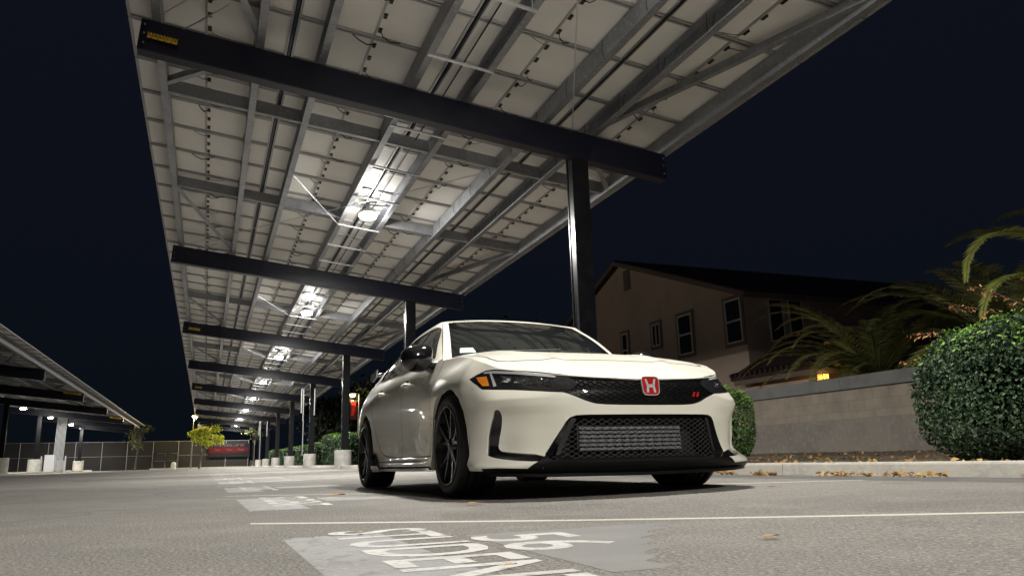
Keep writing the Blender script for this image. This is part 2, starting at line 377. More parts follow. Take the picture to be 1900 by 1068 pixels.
# ---------------------------------------------------------------- canopy lamps
def lamp(loc, label, grp, power, first=[]):
    r=empty('canopy_light',loc,label=label,cat='light fixture',group=grp)
    if not first:
        m=MB(); m.lathe([(0,.20),(.03,.20),(.03,.10),(.10,.095),(.15,.07),(.165,.04),(.165,.0),(.15,-.004)],28); a=m.build('housing',M['white_metal'],r)
        m=MB(); m.lathe([(.160,-.001),(.175,-.03),(.165,-.065),(.12,-.092),(0.0005,-.105)],28); b=m.build('lens',M['lamp'],r)
        m=MB(); m.bar((-.42,0,.205),(.42,0,.205),.04,.03); c=m.build('mounting_bar',M['galv_bright'],r)
        first.extend([a,b,c])
    else:
        for q in first:
            c=q.copy(); COL.objects.link(c); c.parent=r
    if power:
        for nm,tp,e,sz,zz in (('bulb','AREA',power,.30,-.115),('bulb_glow','POINT',power*.11,.07,-.18)):
            ld=bpy.data.lights.new(nm,tp); ld.energy=e; ld.color=(1,.965,.90)
            if tp=='AREA': ld.shape='DISK'; ld.size=sz
            else: ld.shadow_soft_size=sz
            l=bpy.data.objects.new(nm,ld); COL.objects.link(l); l.parent=r; l.location=(0,0,zz)
    return r
LXL=2.84
ords=['nearest','second','third','fourth','fifth','sixth','seventh','eighth','ninth']
for k in range(-2,9):
    y=CY0+BAY*k+5.2; x=LXL+.0055*(y-9.5); z=cz(LXL)-.02-.0078*(y-9.5)
    if k==-2: lab='canopy light behind the camera, over the next row of stalls'
    elif k<0: lab='canopy light above and in front of the car, above the top edge of the photo'
    elif k<7: lab=('nearest and largest glowing canopy light, between the first two black beams' if k==0 else '%s glowing canopy light from the front, in the row under the main canopy'%ords[k])
    else: lab='%s glowing canopy light from the front, at the far end of the main canopy'%ords[k]
    lamp((x,y,z),lab,'lights under the main canopy',LAMP_W*(2.4 if k==-2 else .50 if k==-1 else 1))
for n,y in enumerate((59.75,70.0,80.3,86.2)):
    lamp((-11.2,y,4.46),['leftmost and brightest light under the left background canopy','second light from the left under the left background canopy','third light from the left under the left background canopy','rightmost light under the left background canopy'][n],'lights under the left background canopy',LAMP_W*.8)
# ================================================================= boundary wall
def brick_mat(name,c1,c2,mortar,sc):
    m=bpy.data.materials.new(name); m.use_nodes=True; t=m.node_tree; b=t.nodes['Principled BSDF']; b.inputs['Roughness'].default_value=.9
    tcn=t.nodes.new('ShaderNodeTexCoord'); s=t.nodes.new('ShaderNodeSeparateXYZ'); c=t.nodes.new('ShaderNodeCombineXYZ'); br=t.nodes.new('ShaderNodeTexBrick')
    t.links.new(tcn.outputs['Object'],s.inputs[0]); t.links.new(s.outputs['Y'],c.inputs['X']); t.links.new(s.outputs['Z'],c.inputs['Y'])
    nz=t.nodes.new('ShaderNodeTexNoise'); nz.inputs['Scale'].default_value=1.6; t.links.new(tcn.outputs['Object'],nz.inputs['Vector'])
    ad=t.nodes.new('ShaderNodeVectorMath'); ad.operation='MULTIPLY_ADD'; ad.inputs[1].default_value=(.03,.03,.03)
    t.links.new(nz.outputs['Color'],ad.inputs[0]); t.links.new(c.outputs[0],ad.inputs[2]); t.links.new(ad.outputs[0],br.inputs['Vector'])
    br.inputs['Color1'].default_value=(*c1,1); br.inputs['Color2'].default_value=(*c2,1); br.inputs['Mortar'].default_value=(*mortar,1)
    br.inputs['Scale'].default_value=1; br.inputs['Brick Width'].default_value=sc[0]; br.inputs['Row Height'].default_value=sc[1]; br.inputs['Mortar Size'].default_value=.006; br.inputs['Mortar Smooth'].default_value=.6
    n2=t.nodes.new('ShaderNodeTexNoise'); n2.inputs['Scale'].default_value=3; n2.inputs['Detail'].default_value=6; t.links.new(tcn.outputs['Object'],n2.inputs['Vector'])
    mx=t.nodes.new('ShaderNodeMix'); mx.data_type='RGBA'; mx.blend_type='MULTIPLY'; mx.inputs['Factor'].default_value=.55
    t.links.new(br.outputs['Color'],mx.inputs['A']); t.links.new(n2.outputs['Fac'],mx.inputs['B']); t.links.new(mx.outputs['Result'],b.inputs['Base Color'])
    bp=t.nodes.new('ShaderNodeBump'); bp.inputs['Strength'].default_value=.5; bp.inputs['Distance'].default_value=.01; t.links.new(br.outputs['Fac'],bp.inputs['Height']); bp.invert=True; t.links.new(bp.outputs[0],b.inputs['Normal'])
    return m
M['block']=brick_mat('block_wall',(.40,.345,.28),(.385,.33,.268),(.31,.265,.215),(.41,.205))
M['stucco']=mat('grey_wall_base',(.235,.212,.185),.9,noise=[(1.2,(.19,.172,.152),.45,.6),(9,(.27,.245,.21),.52,.66)],bump=(18,.4,.01))  # darker mottled grey for the lower part of the wall
M['wallcap']=mat('grey_wall_cap',(.17,.175,.17),.85,noise=[(2,(.14,.14,.135),.45,.6)],bump=(25,.3,.008))
XW=12.0
wl=empty('boundary_wall',(XW,0,0),label='long tan block garden wall with grey top and grey lower band behind the hedges',cat='wall')
def wy(a): return a
m=MB(); m.box(-.0,.24,-12,80,0.0,.87); bevel(m.build('lower_band',M['stucco'],wl),.01)
m=MB(); m.box(.03,.21,-12,80,.872,1.45); m.build('block_courses',M['block'],wl)
m=MB()
for k in range(23): m.box(-.02,.26,-12+4*k+.004,-12+4*(k+1)-.004,1.452,1.70)
m.build('cap',M['wallcap'],wl)
m=MB(); m.box(-.25,0,-12,80,.0,.205); m.build('footing_ledge',M['concrete'],wl)
# ================================================================= foliage
def leaf_mat(name,c1,c2,c3,rough=.5,tr=.15):
    m=bpy.data.materials.new(name); m.use_nodes=True; t=m.node_tree; b=t.nodes['Principled BSDF']; b.inputs['Roughness'].default_value=rough; b.inputs['Specular IOR Level'].default_value=.35
    g=t.nodes.new('ShaderNodeNewGeometry'); r=t.nodes.new('ShaderNodeValToRGB'); t.links.new(g.outputs['Random Per Island'],r.inputs[0]); t.links.new(r.outputs[0],b.inputs['Base Color'])
    e=r.color_ramp.elements; e[0].color=(*c1,1); e[1].color=(*c3,1); e.new(.6).color=(*c2,1)
    tl=t.nodes.new('ShaderNodeBsdfTranslucent'); t.links.new(r.outputs[0],tl.inputs[0]); mx=t.nodes.new('ShaderNodeMixShader'); mx.inputs[0].default_value=tr
    t.links.new(b.outputs[0],mx.inputs[1]); t.links.new(tl.outputs[0],mx.inputs[2]); t.links.new(mx.outputs[0],t.nodes['Material Output'].inputs['Surface']); return m
M['hedge']=leaf_mat('hedge_leaf',(.024,.050,.026),(.044,.084,.040),(.075,.125,.050))
M['hedge2']=leaf_mat('bush_leaf',(.035,.085,.020),(.070,.15,.035),(.13,.23,.05))
M['lit_leaf']=leaf_mat('lit_edge_leaf',(.10,.22,.03),(.17,.32,.05),(.26,.40,.07))
M['red_leaf']=leaf_mat('copper_leaf',(.30,.10,.045),(.42,.17,.08),(.38,.25,.08))
M['palm']=leaf_mat('palm_leaflet',(.19,.21,.07),(.28,.29,.09),(.40,.36,.12),.5,.25)
M['palm_lit']=leaf_mat('palm_leaflet_lit',(.34,.40,.09),(.44,.48,.12),(.52,.54,.16),.45,.3)  # brighter copy of the palm leaf, lamp light put into the colour
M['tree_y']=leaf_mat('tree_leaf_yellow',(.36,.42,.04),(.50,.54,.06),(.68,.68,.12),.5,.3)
M['tree_g']=leaf_mat('tree_leaf_green',(.06,.08,.03),(.12,.14,.05),(.22,.22,.09),.5,.3)
M['tree_d']=leaf_mat('tree_leaf_dark',(.012,.017,.010),(.02,.028,.014),(.032,.04,.02),.6,.1)
M['twig']=mat('twig_bark',(.09,.06,.04),.9); M['bark']=mat('bark',(.10,.08,.06),.95,noise=[(6,(.06,.05,.04),.45,.6)],bump=(12,.8,.02))
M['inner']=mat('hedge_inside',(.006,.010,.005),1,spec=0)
def leaves(pos, nrm, size, jit=.7, asp=1.7, fold=True):
    """leaf clusters: folded 4-vertex leaves. pos, nrm (n,3)"""
    n=len(pos); N=nrm+RNG.normal(0,jit,(n,3)); N/=np.linalg.norm(N,axis=1)[:,None]
    T=RNG.normal(0,1,(n,3)); T-=(T*N).sum(1)[:,None]*N; T/=np.linalg.norm(T,axis=1)[:,None]; B=np.cross(N,T)
    L=(size*RNG.uniform(.5,1.45,n))[:,None]; W=L/asp
    V=np.stack([pos-T*L*.5, pos-T*L*.12+B*W*.5+N*L*.10, pos+T*L*.22+B*W*.42+N*L*.08, pos+T*L*.5-N*L*.06, pos+T*L*.22-B*W*.42+N*L*.08, pos-T*L*.12-B*W*.5+N*L*.10],1).reshape(-1,3)
    i=np.arange(n)*6
    F=np.stack([i,i+1,i+2,i+3],1).tolist()+np.stack([i,i+3,i+4,i+5],1).tolist()
    return V,F
def leaf_obj(name, pos, nrm, size, mt, parent=None, **k):
    V,F=leaves(pos,nrm,size,k.pop('jit',.7),k.pop('asp',1.7))
    me=bpy.data.meshes.new(name); me.from_pydata(V.tolist(),[],F); me.materials.append(mt); me.polygons.foreach_set('use_smooth',[True]*len(F)); me.update()
    o=bpy.data.objects.new(name,me); COL.objects.link(o)
    if parent: o.parent=parent
    return setp(o,**k)
def superbox(n, c, r, p=4.0, zmin=None):
    """random points and normals on a superellipsoid"""
    d=RNG.normal(0,1,(n,3)); r=np.array(r); d=d*np.array([r[1]*r[2],r[0]*r[2],r[0]*r[1]])**.0
    # area-ish weighting: sample on box faces directions
    s=RNG.uniform(-1,1,(n,3)); ax=RNG.choice(3,n,p=np.array([r[1]*r[2],r[0]*r[2],r[0]*r[1]])/(r[1]*r[2]+r[0]*r[2]+r[0]*r[1])); s[np.arange(n),ax]=np.sign(RNG.uniform(-1,1,n))
    k=(np.abs(s)**p).sum(1)**(1/p); q=s/k[:,None]
    nn=np.sign(q)*np.abs(q)**(p-1)/r; nn/=np.linalg.norm(nn,axis=1)[:,None]
    return q*r+np.array(c),nn
def lumps(P,N,amp,fr,seed=0):
    a=np.sin(P[:,0]*fr+seed)+np.sin(P[:,1]*fr*1.3+seed*2+1)+np.sin(P[:,2]*fr*1.7+seed*3)+.7*np.sin((P[:,0]+P[:,1])*fr*2.3)+.7*np.sin((P[:,1]-P[:,2])*fr*2.9+seed)
    return P+N*(a*amp/3)[:,None]
def hedge(name,c,r,n,size,mt,p=4,amp=.05,fr=3.5,new=0,depth=.16,**k):
    root=empty(name,(c[0],c[1],c[2]-r[2]),**k)
    P,N=superbox(n,(0,0,r[2]),r,p); P=lumps(P,N,amp,fr,c[1])-N*(RNG.uniform(0,1,n)**1.6*depth)[:,None]
    leaf_obj('foliage',P,N,size,mt,root,jit=.75)
    V,NN=[],[]
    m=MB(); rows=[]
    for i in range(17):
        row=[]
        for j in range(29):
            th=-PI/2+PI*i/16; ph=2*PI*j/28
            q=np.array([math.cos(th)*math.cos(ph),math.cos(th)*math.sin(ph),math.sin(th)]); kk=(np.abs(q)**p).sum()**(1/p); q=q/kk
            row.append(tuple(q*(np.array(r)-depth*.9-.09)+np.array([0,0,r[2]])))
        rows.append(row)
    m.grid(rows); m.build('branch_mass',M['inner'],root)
    if new:
        P,N=superbox(new*4,(0,0,r[2]),r,p); P=lumps(P,N,amp,fr,c[1]); kk=(N[:,2]>.35)|((N[:,1]>.5)&(RNG.uniform(0,1,len(P))<.5)); P=P[kk][:new]; N=N[kk][:new]
        leaf_obj('lit_edge_foliage',P+N*RNG.uniform(0,.045,len(P))[:,None],N,size*1.05,M['lit_leaf'],root,jit=1.0,asp=2.2)  # paler leaves along top and far end, light from behind put into colour
    return root
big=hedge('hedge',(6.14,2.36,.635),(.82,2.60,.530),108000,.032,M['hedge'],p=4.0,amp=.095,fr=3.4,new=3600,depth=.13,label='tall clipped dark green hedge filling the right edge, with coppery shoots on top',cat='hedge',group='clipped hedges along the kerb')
# coppery shoots
cs=empty('copper_shoots',(0,0,0),label='coppery red leafy shoots sticking out of the top of the big hedge',cat='plant')
for (x,y,z,dx,dy,dz) in ((5.95,4.55,1.18,-.10,.42,.10),(6.05,4.2,1.27,-.12,.40,.22),(6.0,3.95,1.28,-.14,.35,.30),(6.0,3.6,1.33,-.1,.28,.26),(6.0,3.3,1.36,-.15,.22,.22),(5.9,4.4,.98,-.15,.55,.06)):
    n=9; pts=[Vector((x,y,z))+Vector((dx*t,dy*t,dz*t-.05*t*t)) for t in np.linspace(0,1,n)]
    m=MB(); m.tube(pts,.0035,5,r2=.0015); m.build('stem',M['twig'],cs)
    P=[];N=[]
    for i,q in enumerate(pts[2:]):
        for s in range(5 if i>1 else 2): P.append([q.x+RNG.normal(0,.03),q.y+RNG.normal(0,.03),q.z-RNG.uniform(0,.05)]); N.append([RNG.normal(0,1),RNG.normal(0,1),.4])
    leaf_obj('shoot_leaves',np.array(P),np.array(N),.038,M['red_leaf'],cs,jit=.4,asp=2.6)
hedge('hedge',(6.25,8.75,.60),(.58,.70,.52),13000,.036,M['hedge2'],p=2.8,amp=.04,fr=5,new=900,label='rounded green bush between the front of the car and the garden wall',cat='bush',group='clipped hedges along the kerb')
hd=[(6.9,24.5,2.9,.95),(7.2,31.0,2.6,.78),(6.55,37.5,2.2,.74),(6.9,42.6,2.2,.80),(6.6,47.3,1.9,.62),(6.7,53.0,2.9,.62),(6.7,60.5,3.2,.66),(6.8,69,3.6,.68),(6.8,79,4.4,.70)]
hl=['nearest low hedge block behind the row of canopy columns, beside the rear wheel','second hedge block along the kerb, to the left of the rear wheel','third hedge block along the kerb, right beside the widest visible footing','fourth hedge block along the kerb, taller than the one left of it','fifth hedge block, low, between the two widest visible footings','sixth hedge block along the kerb behind the columns','seventh hedge block along the kerb behind the columns','eighth hedge block along the kerb behind the columns','farthest and smallest hedge block along the kerb']
for (x,y,ry,rz),lb in zip(hd,hl):
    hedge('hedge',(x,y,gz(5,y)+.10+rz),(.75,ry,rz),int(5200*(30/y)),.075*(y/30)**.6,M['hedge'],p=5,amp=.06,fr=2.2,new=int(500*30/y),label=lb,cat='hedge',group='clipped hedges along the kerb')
# ---------------------------------------------------------------- trees
def tree(loc, h, cr, cz0, n, size, mt, label, lean=0, group=None, trunk=.10, name='tree'):
    r=empty(name,loc,label=label,cat='tree',group=group); m=MB()
    pts=[(0,0,0),(lean*.2,0,cz0*.4),(lean*.5,.05,cz0*.8),(lean,0,cz0+.3*cr[2])]; m.tube(pts,trunk,8,r2=trunk*.45)
    cl=[]; K=max(7,int(n/160))
    for k in range(K):
        d=RNG.normal(0,1,3); d/=np.linalg.norm(d); d*=RNG.uniform(.35,1)**.5; q=np.array([lean+d[0]*cr[0],d[1]*cr[1],cz0+cr[2]*(1+d[2])*.95]); cl.append(q)
        if k<9: m.tube([pts[2],tuple((np.array(pts[2])+q)/2+RNG.normal(0,.08,3)),tuple(q)],trunk*.35,5,r2=.012)
    m.build('trunk',M['bark'],r)
    C=np.array(cl)[RNG.integers(0,K,n)]; sg=min(cr)*.30; P=C+RNG.normal(0,1,(n,3))*np.array([sg,sg,sg*.65]); leaf_obj('crown',P,P-C,size,mt,r,jit=.6)
    return r
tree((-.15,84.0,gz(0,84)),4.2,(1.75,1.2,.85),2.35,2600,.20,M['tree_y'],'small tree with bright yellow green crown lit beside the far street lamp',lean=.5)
tree((-5.75,82,gz(0,82)),4,(.95,.9,1.15),2.1,900,.16,M['tree_g'],'thin small tree with sparse olive leaves by the far fence, left of the gate',lean=.2,trunk=.09)
tree((5.2,87,.2),5,(.8,.8,.7),3.0,260,.18,M['tree_g'],'tiny lit tuft of tree crown high behind the farthest canopy columns',trunk=.05)
for i,(x,y,h,rx,lb) in enumerate(((13,52,7,3.4,'dark shadowy tree behind the street lamp with the red banner'),(17,44,8,3.6,'large dark tree mass beyond the hedges, left of the tan house'),(11,64,6,2.8,'dark tree in the distance between the canopy columns'),(12,78,7,3.2,'farthest dark tree at the right end of the fence'))):
    tree((x,y,.1),h,(rx,rx,h*.34),h*.3,2600,.34,M['tree_d'],lb,trunk=.2,group='dark trees beyond the hedges')
# ---------------------------------------------------------------- palms
def frond(root,base,az,el,L,droop,mt,wl=.36,n=60,twist=0,curl=1.0):
    pts=[]; p=Vector(base); e=el; st=L/14
    for i in range(15):
        pts.append(p.copy()); p=p+Vector((math.cos(az)*math.cos(e),math.sin(az)*math.cos(e),math.sin(e)))*st; e-=droop/14*(.5+1.2*i/14 if curl==1.0 else (curl+1)*(i/14)**curl)
    m=MB(); m.tube(pts,.016,5,r2=.004,mi=1)
    def at(t):
        k=min(13,int(t*14)); f=t*14-k; return pts[k].lerp(pts[k+1],f),(pts[k+1]-pts[k]).normalized()
    for i in range(n):
        t=.14+.86*i/(n-1); q,d=at(t); side=d.cross(Vector((0,0,1))).normalized(); up=side.cross(d)
        ll=wl*(math.sin(PI*min(1,.18+t*.82)**.9)*.85+.2)*random.uniform(.88,1.1)
        for s in (-1,1):
            dr=(side*s*.80+d*(.45+.4*t)+up*(.22+twist)+Vector((0,0,-.25*random.random()))).normalized()
            a=q; b=q+dr*ll*.5; c=q+dr*ll+Vector((0,0,-.10*ll)); wv=d*(.017)
            m.add([a-wv*.5,a+wv*.5,b+wv,c,b-wv],[(0,1,2,3,4)],0)
    m.build('frond',[mt,M['palm_stem']],root)
M['palm_stem']=mat('palm_stem',(.16,.15,.06),.6)
def palm(loc,trunk_h,n,L,mt,label,seed,azr=(0,2*PI),wl=.40,elr=(-.1,1.25)):
    random.seed(seed); r=empty('palm_tree',loc,label=label,cat='palm tree',group='palms behind the garden wall')
    m=MB(); m.tube([(0,0,-.3),(0,0,trunk_h*.5),(0,0,trunk_h)],.19,10,r2=.15); m.build('trunk',M['bark'],r)
    for i in range(n):
        az=azr[0]+(azr[1]-azr[0])*((i+random.uniform(-.3,.3))/n); el=random.uniform(*elr)
        frond(r,(.08*math.cos(az),.08*math.sin(az),trunk_h),az,el,L*random.uniform(.85,1.12),random.uniform(1.2,1.9),mt,wl)
    return r
palm((16.2,14.9,.1),1.9,54,3.6,M['palm'],'low spreading palm with dark green fronds in front of the house',11)
palm((15.3,10.8,.1),2.3,42,3.1,M['palm'],'middle palm behind the wall with olive fronds arching over the big hedge',23)
pr=palm((12.9,7.2,.1),2.9,14,2.4,M['palm'],'rightmost palm cut by the photo edge, with two pale lit fronds at its left',37,azr=(-2.2,2.2))
random.seed(5)
frond(pr,(0,0,2.35),3.12,.18,3.25,1.9,M['palm_lit'],.36,90,0,2.0); frond(pr,(0,0,2.95),3.10,.20,3.45,2.1,M['palm_lit'],.34,90,0,2.0)
palm((18.3,17.0,.1),1.0,10,1.3,M['palm_lit'],'small yellow green palm glowing next to the porch lamp',51,wl=.22)
# ================================================================= house behind the wall
M['stuc_h']=mat('house_stucco',(.66,.52,.40),.95,noise=[(.6,(.60,.47,.36),.45,.6)],bump=(40,.3,.01))
M['roof']=mat('roof_tile',(.06,.030,.025),.8,noise=[(5,(.04,.022,.02),.45,.6)]); M['fascia']=mat('fascia_board',(.22,.17,.13),.7)
M['frame_w']=mat('window_frame',(.80,.79,.75),.5); M['pane']=mat('dark_pane',(.03,.034,.036),.12); M['trim']=mat('stucco_trim',(.24,.185,.14),.9)
hs=empty('house',(18,22.1,0),label='tan stucco two storey house with gable roof behind the garden wall',cat='house')
D=17.3; ZE=5.98; ZR=9.2; Wd=17
m=MB(); m.add([(0,0,-.5),(0,D,-.5),(0,D,ZE),(0,D/2,ZR-.05),(0,0,ZE),(Wd,0,-.5),(Wd,D,-.5),(Wd,D,ZE),(Wd,D/2,ZR-.05),(Wd,0,ZE)],[(0,1,2,3,4),(9,8,7,6,5),(0,5,6,1),(0,4,9,5),(1,6,7,2)]); m.build('wall',M['stuc_h'],hs)
def slope(y0,z0,y1,z1,x0,x1,name,th=.14):
    dy=y1-y0; dz=z1-z0; L=math.hypot(dy,dz); ny,nz=-dz/L,dy/L
    if nz<0: ny,nz=-ny,-nz
    m=MB(); a=[(x0,y0,z0),(x1,y0,z0),(x1,y1,z1),(x0,y1,z1)]; b=[(p[0],p[1]+ny*th,p[2]+nz*th) for p in a]
    m.add(a+b,[(0,1,2,3),(7,6,5,4),(0,4,5,1),(1,5,6,2),(2,6,7,3),(3,7,4,0)]); o=m.build(name,M['roof'],hs,recalc=True); return o
sl=(ZR-ZE)/(D/2)
r1=slope(-.45,ZE-.45*sl+.02,D/2,ZR+.02,-.35,Wd+.3,'roof'); r2=slope(D+.45,ZE-.45*sl+.02,D/2,ZR+.02,-.35,Wd+.3,'roof')
m=MB(); m.bar((-.36,-.45,ZE-.45*sl),(-.36,D/2,ZR),.05,.20); m.build('fascia_board',M['fascia'],hs)
m=MB(); m.bar((-.36,D+.45,ZE-.45*sl),(-.36,D/2,ZR),.05,.20); m.build('fascia_board',M['fascia'],hs)
m=MB(); m.bar((-.36,-.47,ZE-.45*sl),(Wd,-.47,ZE-.45*sl),.20,.05,up=(0,1,0)); m.build('gutter',M['fascia'],hs)
def win_x(y0,y1,z0,z1,split='h'):
    f=MB(); t=.13; 
    f.box(-.05,0,y0-t,y1+t,z1,z1+t); f.box(-.05,0,y0-t,y1+t,z0-t,z0); f.box(-.05,0,y0-t,y0,z0,z1); f.box(-.05,0,y1,y1+t,z0,z1)
    o=f.build('window',M['trim'],hs)
    f=MB(); w=.055; f.box(-.075,-.02,y0,y1,z1-w,z1); f.box(-.075,-.02,y0,y1,z0,z0+w); f.box(-.075,-.02,y0,y0+w,z0+w,z1-w); f.box(-.075,-.02,y1-w,y1,z0+w,z1-w)
    if split=='h': f.box(-.07,-.02,y0+w,y1-w,(z0+z1)/2-.03,(z0+z1)/2+.03)
    else: f.box(-.07,-.02,(y0+y1)/2-.03,(y0+y1)/2+.03,z0+w,z1-w)
    f.build('frame',M['frame_w'],o); p=MB(); p.box(-.03,-.012,y0+.02,y1-.02,z0+.02,z1-.02); p.build('pane',M['pane'],o)
X0=18.0
for (ra,rb,za,zb,sp) in ((1.236,1.288,.222,.312,'h'),(1.408,1.462,.222,.312,'h'),(1.537,1.572,.258,.312,'v'),(1.688,1.718,.225,.312,'h')):
    win_x(ra*X0-22.1,rb*X0-22.1,za*X0+.222,zb*X0+.222,sp)
f=MB(); f.box(-.05,0,1.662*X0-22.1,1.692*X0-22.1,.422*X0+.222,.475*X0+.222)
for i in range(9): f.box(-.075,-.05,1.665*X0-22.1,1.689*X0-22.1,.425*X0+.222+i*.105,.425*X0+.222+i*.105+.05)
f.build('gable_vent',M['trim'],hs)
for (xa,xb) in ((1.05,1.72),(1.98,2.62)):
    f=MB(); w=.05; f.box(xa,xb,-.06,-.01,5.75,5.80); f.box(xa,xb,-.06,-.01,4.2,4.25); f.box(xa,xa+w,-.06,-.01,4.25,5.75); f.box(xb-w,xb,-.06,-.01,4.25,5.75); o=f.build('window',M['frame_w'],hs)
    p=MB(); p.box(xa+w,xb-w,-.03,-.008,4.25,5.75); p.build('pane',M['pane'],o)
# porch roof, low single storey extension
m=MB(); m.box(-.9,9,-4.2,-.004,-.5,2.62); m.build('porch_wall',M['stuc_h'],hs)
m=MB(); m.add([(-1.35,-.6,2.80),(-1.35,-4.7,2.80),(9.5,-4.7,2.80),(9.5,-.003,4.6),(2.3,-.003,4.6),(-1.35,-.6,2.66),(-1.35,-4.7,2.66),(9.5,-4.7,2.66),(9.5,-.003,2.66)],[(0,1,4),(1,2,3,4),(0,5,6,1),(1,6,7,2),(5,8,7,6)]); m.build('porch_roof',M['roof'],hs)
m=MB()
for i in range(16):
    y=-.7-i*.25; m.tube([(-1.42,y,2.82),(-1.1,y-.0,2.90)],.07,8)
for i in range(30):
    x=-1.2+i*.28; m.tube([(x,-4.76,2.82),(x,-4.4,2.97)],.07,8)
m.build('roof_tile_edge',M['roof'],hs)
m=MB(); m.box(-1.3,9.3,-4.66,-4.6,2.5,2.68); m.box(-1.3,-1.24,-4.6,-.7,2.5,2.68); m.build('fascia_board',M['fascia'],hs)
# porch lantern
ln=empty('porch_lantern',(16.98,17.62,2.28),label='small orange glowing porch lantern under the low tiled roof of the house',cat='lantern')
m=MB(); m.box(-.11,.11,-.11,.11,0,.20); m.build('lit_glass',mat('lantern_glass',(1,.6,.2),.5,emis=((1,.42,.06),3.2)),ln)
m=MB(); m.box(-.13,.13,-.13,.13,.20,.23); m.box(-.13,.13,-.13,.13,-.02,0)
for a in (-.12,0,.12): m.box(a-.008,a+.008,-.125,-.112,0,.2)
for a in (-.12,.12): m.box(-.125,-.112,a-.008,a+.008,0,.2)
m.build('cage',M['black_plastic'],ln)
ld=bpy.data.lights.new('porch','POINT'); ld.energy=9; ld.color=(1,.55,.2); ld.shadow_soft_size=.1; l=bpy.data.objects.new('bulb',ld); COL.objects.link(l); l.parent=ln; l.location=(-.35,-.35,.1)
# ================================================================= far fence, gate, banner
M['screen']=mat('dark_wind_screen',(.009,.008,.0075),.95,noise=[(.5,(.007,.0065,.006),.4,.6)]); M['pipe']=mat('fence_pipe',(.20,.20,.195),.5,metal=.4)
fe=empty('chain_link_fence',(0,90,gz(0,90)-.04),label='long tall chain link fence with dark wind screens closing the far end of the lot',cat='fence')
posts=[-36.2,-33.8,-31.4,-29,-26.5,-24,-21.6,-19.2,-16.77,-14.3,-11.9,-9.5,-7.16]+[-4.73,-2.29,0,2.43,4.75]
for x in posts: m=MB(); m.tube([(x,0,0),(x,0,2.95)],.035,8); m.build('post',M['pipe'],fe)
for (xa,xb) in ((-38,-4.73),(-4.73,-2.29),(-2.29,4.75)):
    m=MB(); m.tube([(xa,0,2.92),(xb,0,2.92)],.026,6); m.build('rail',M['pipe'],fe)
    if xa!=-4.73: m=MB(); m.tube([(xa,0,1.45),(xb,0,1.45)],.020,6); m.build('rail',M['pipe'],fe)
m=MB(); m.box(-38,-4.76,.045,.055,.06,2.9); m.build('wind_screen',M['screen'],fe); m=MB(); m.box(-4.7,-2.33,.045,.055,1.78,2.9);m.build('wind_screen',M['screen'],fe); m=MB(); m.box(-2.26,4.75,.045,.055,.06,2.9); m.build('wind_screen',M['screen'],fe)
gt=empty('gate',(-3.5,89.9,gz(0,90)-.04),label='low double pipe gate with dark infill in the far fence',cat='gate')
for s in (-1,1):
    m=MB(); xa,xb=(-1.12,-.03) if s<0 else (.03,1.12)
    m.tube([(xa,0,.1),(xa,0,1.7),(xb,0,1.7),(xb,0,.1),(xa,0,.1)],.03,8); m.tube([(xa,0,.9),(xb,0,.9)],.02,6); o=m.build('leaf_frame',M['pipe'],gt); m=MB(); m.box(xa,xb,.04,.05,.1,1.7); m.build('screen_panel',M['screen'],o)
bn=empty('banner',(2.77,89.8,2.1),label='wide black banner with a red ribbon band and pale lettering hung on the far fence',cat='banner')
m=MB(); m.box(-2.1,2.1,0,.01,-.72,.72); m.build('cloth',mat('banner_black',(.008,.008,.010),.8,spec=.1),bn)
m=MB(); m.add([(-2.0,-.012,.33),(-1.75,-.012,.0),(-2.0,-.012,-.33),(1.7,-.012,-.22),(2.05,-.012,.05),(1.7,-.012,.33)],[(0,1,2),(0,1,3,5),(1,2,3),(5,3,4)]); m.build('red_ribbon',mat('banner_red',(.045,.003,.004),.7,spec=.1),bn)
MT=lambda x,z,y=-.02: Matrix(((1,0,0,x),(0,0,-1,y),(0,1,0,z),(0,0,0,1)))
M['btxt']=mat('banner_text',(.035,.034,.032),.8)
text_mesh('ATTEND SCHOOL 1 LAST DAY','banner_text',M['btxt'],.36,MT(0,.52),parent=bn,sx=.62,bold=.01)
for s,x in (('Start',-1.2),('Now',.05),('Finish',1.2)): text_mesh(s,'banner_text',M['btxt'],.34,MT(x,.05),parent=bn,sx=.8)
tb=empty('utility_drum',(-2.55,86,gz(0,86)),label='small grey round drum standing in front of the far fence beside the lamp post',cat='drum')
m=MB(); m.lathe([(0,.72),(.14,.70),(.24,.55),(.25,.0)],16); m.build('body',M['footing'],tb)
# far kerb strip along the fence
for (xa,xb) in ((-36,-10.0),(-4.8,4.8)):
    m=MB(); m.box(xa,xb,87.4,87.6,.1,gz(0,87)+.13+.0); m.build('kerb',M['concrete'],kind='structure')
# left island kerb
m=MB()
P=[[(x,y,gz(0,y)+dz) for (x,dz) in ((-10.6,-.02),(-10.6,.10),(-12.4,.10),(-12.4,-.02))] for y in range(30,88,4)]; m.grid(P,0,False); m.build('kerb',M['concrete'],kind='structure')
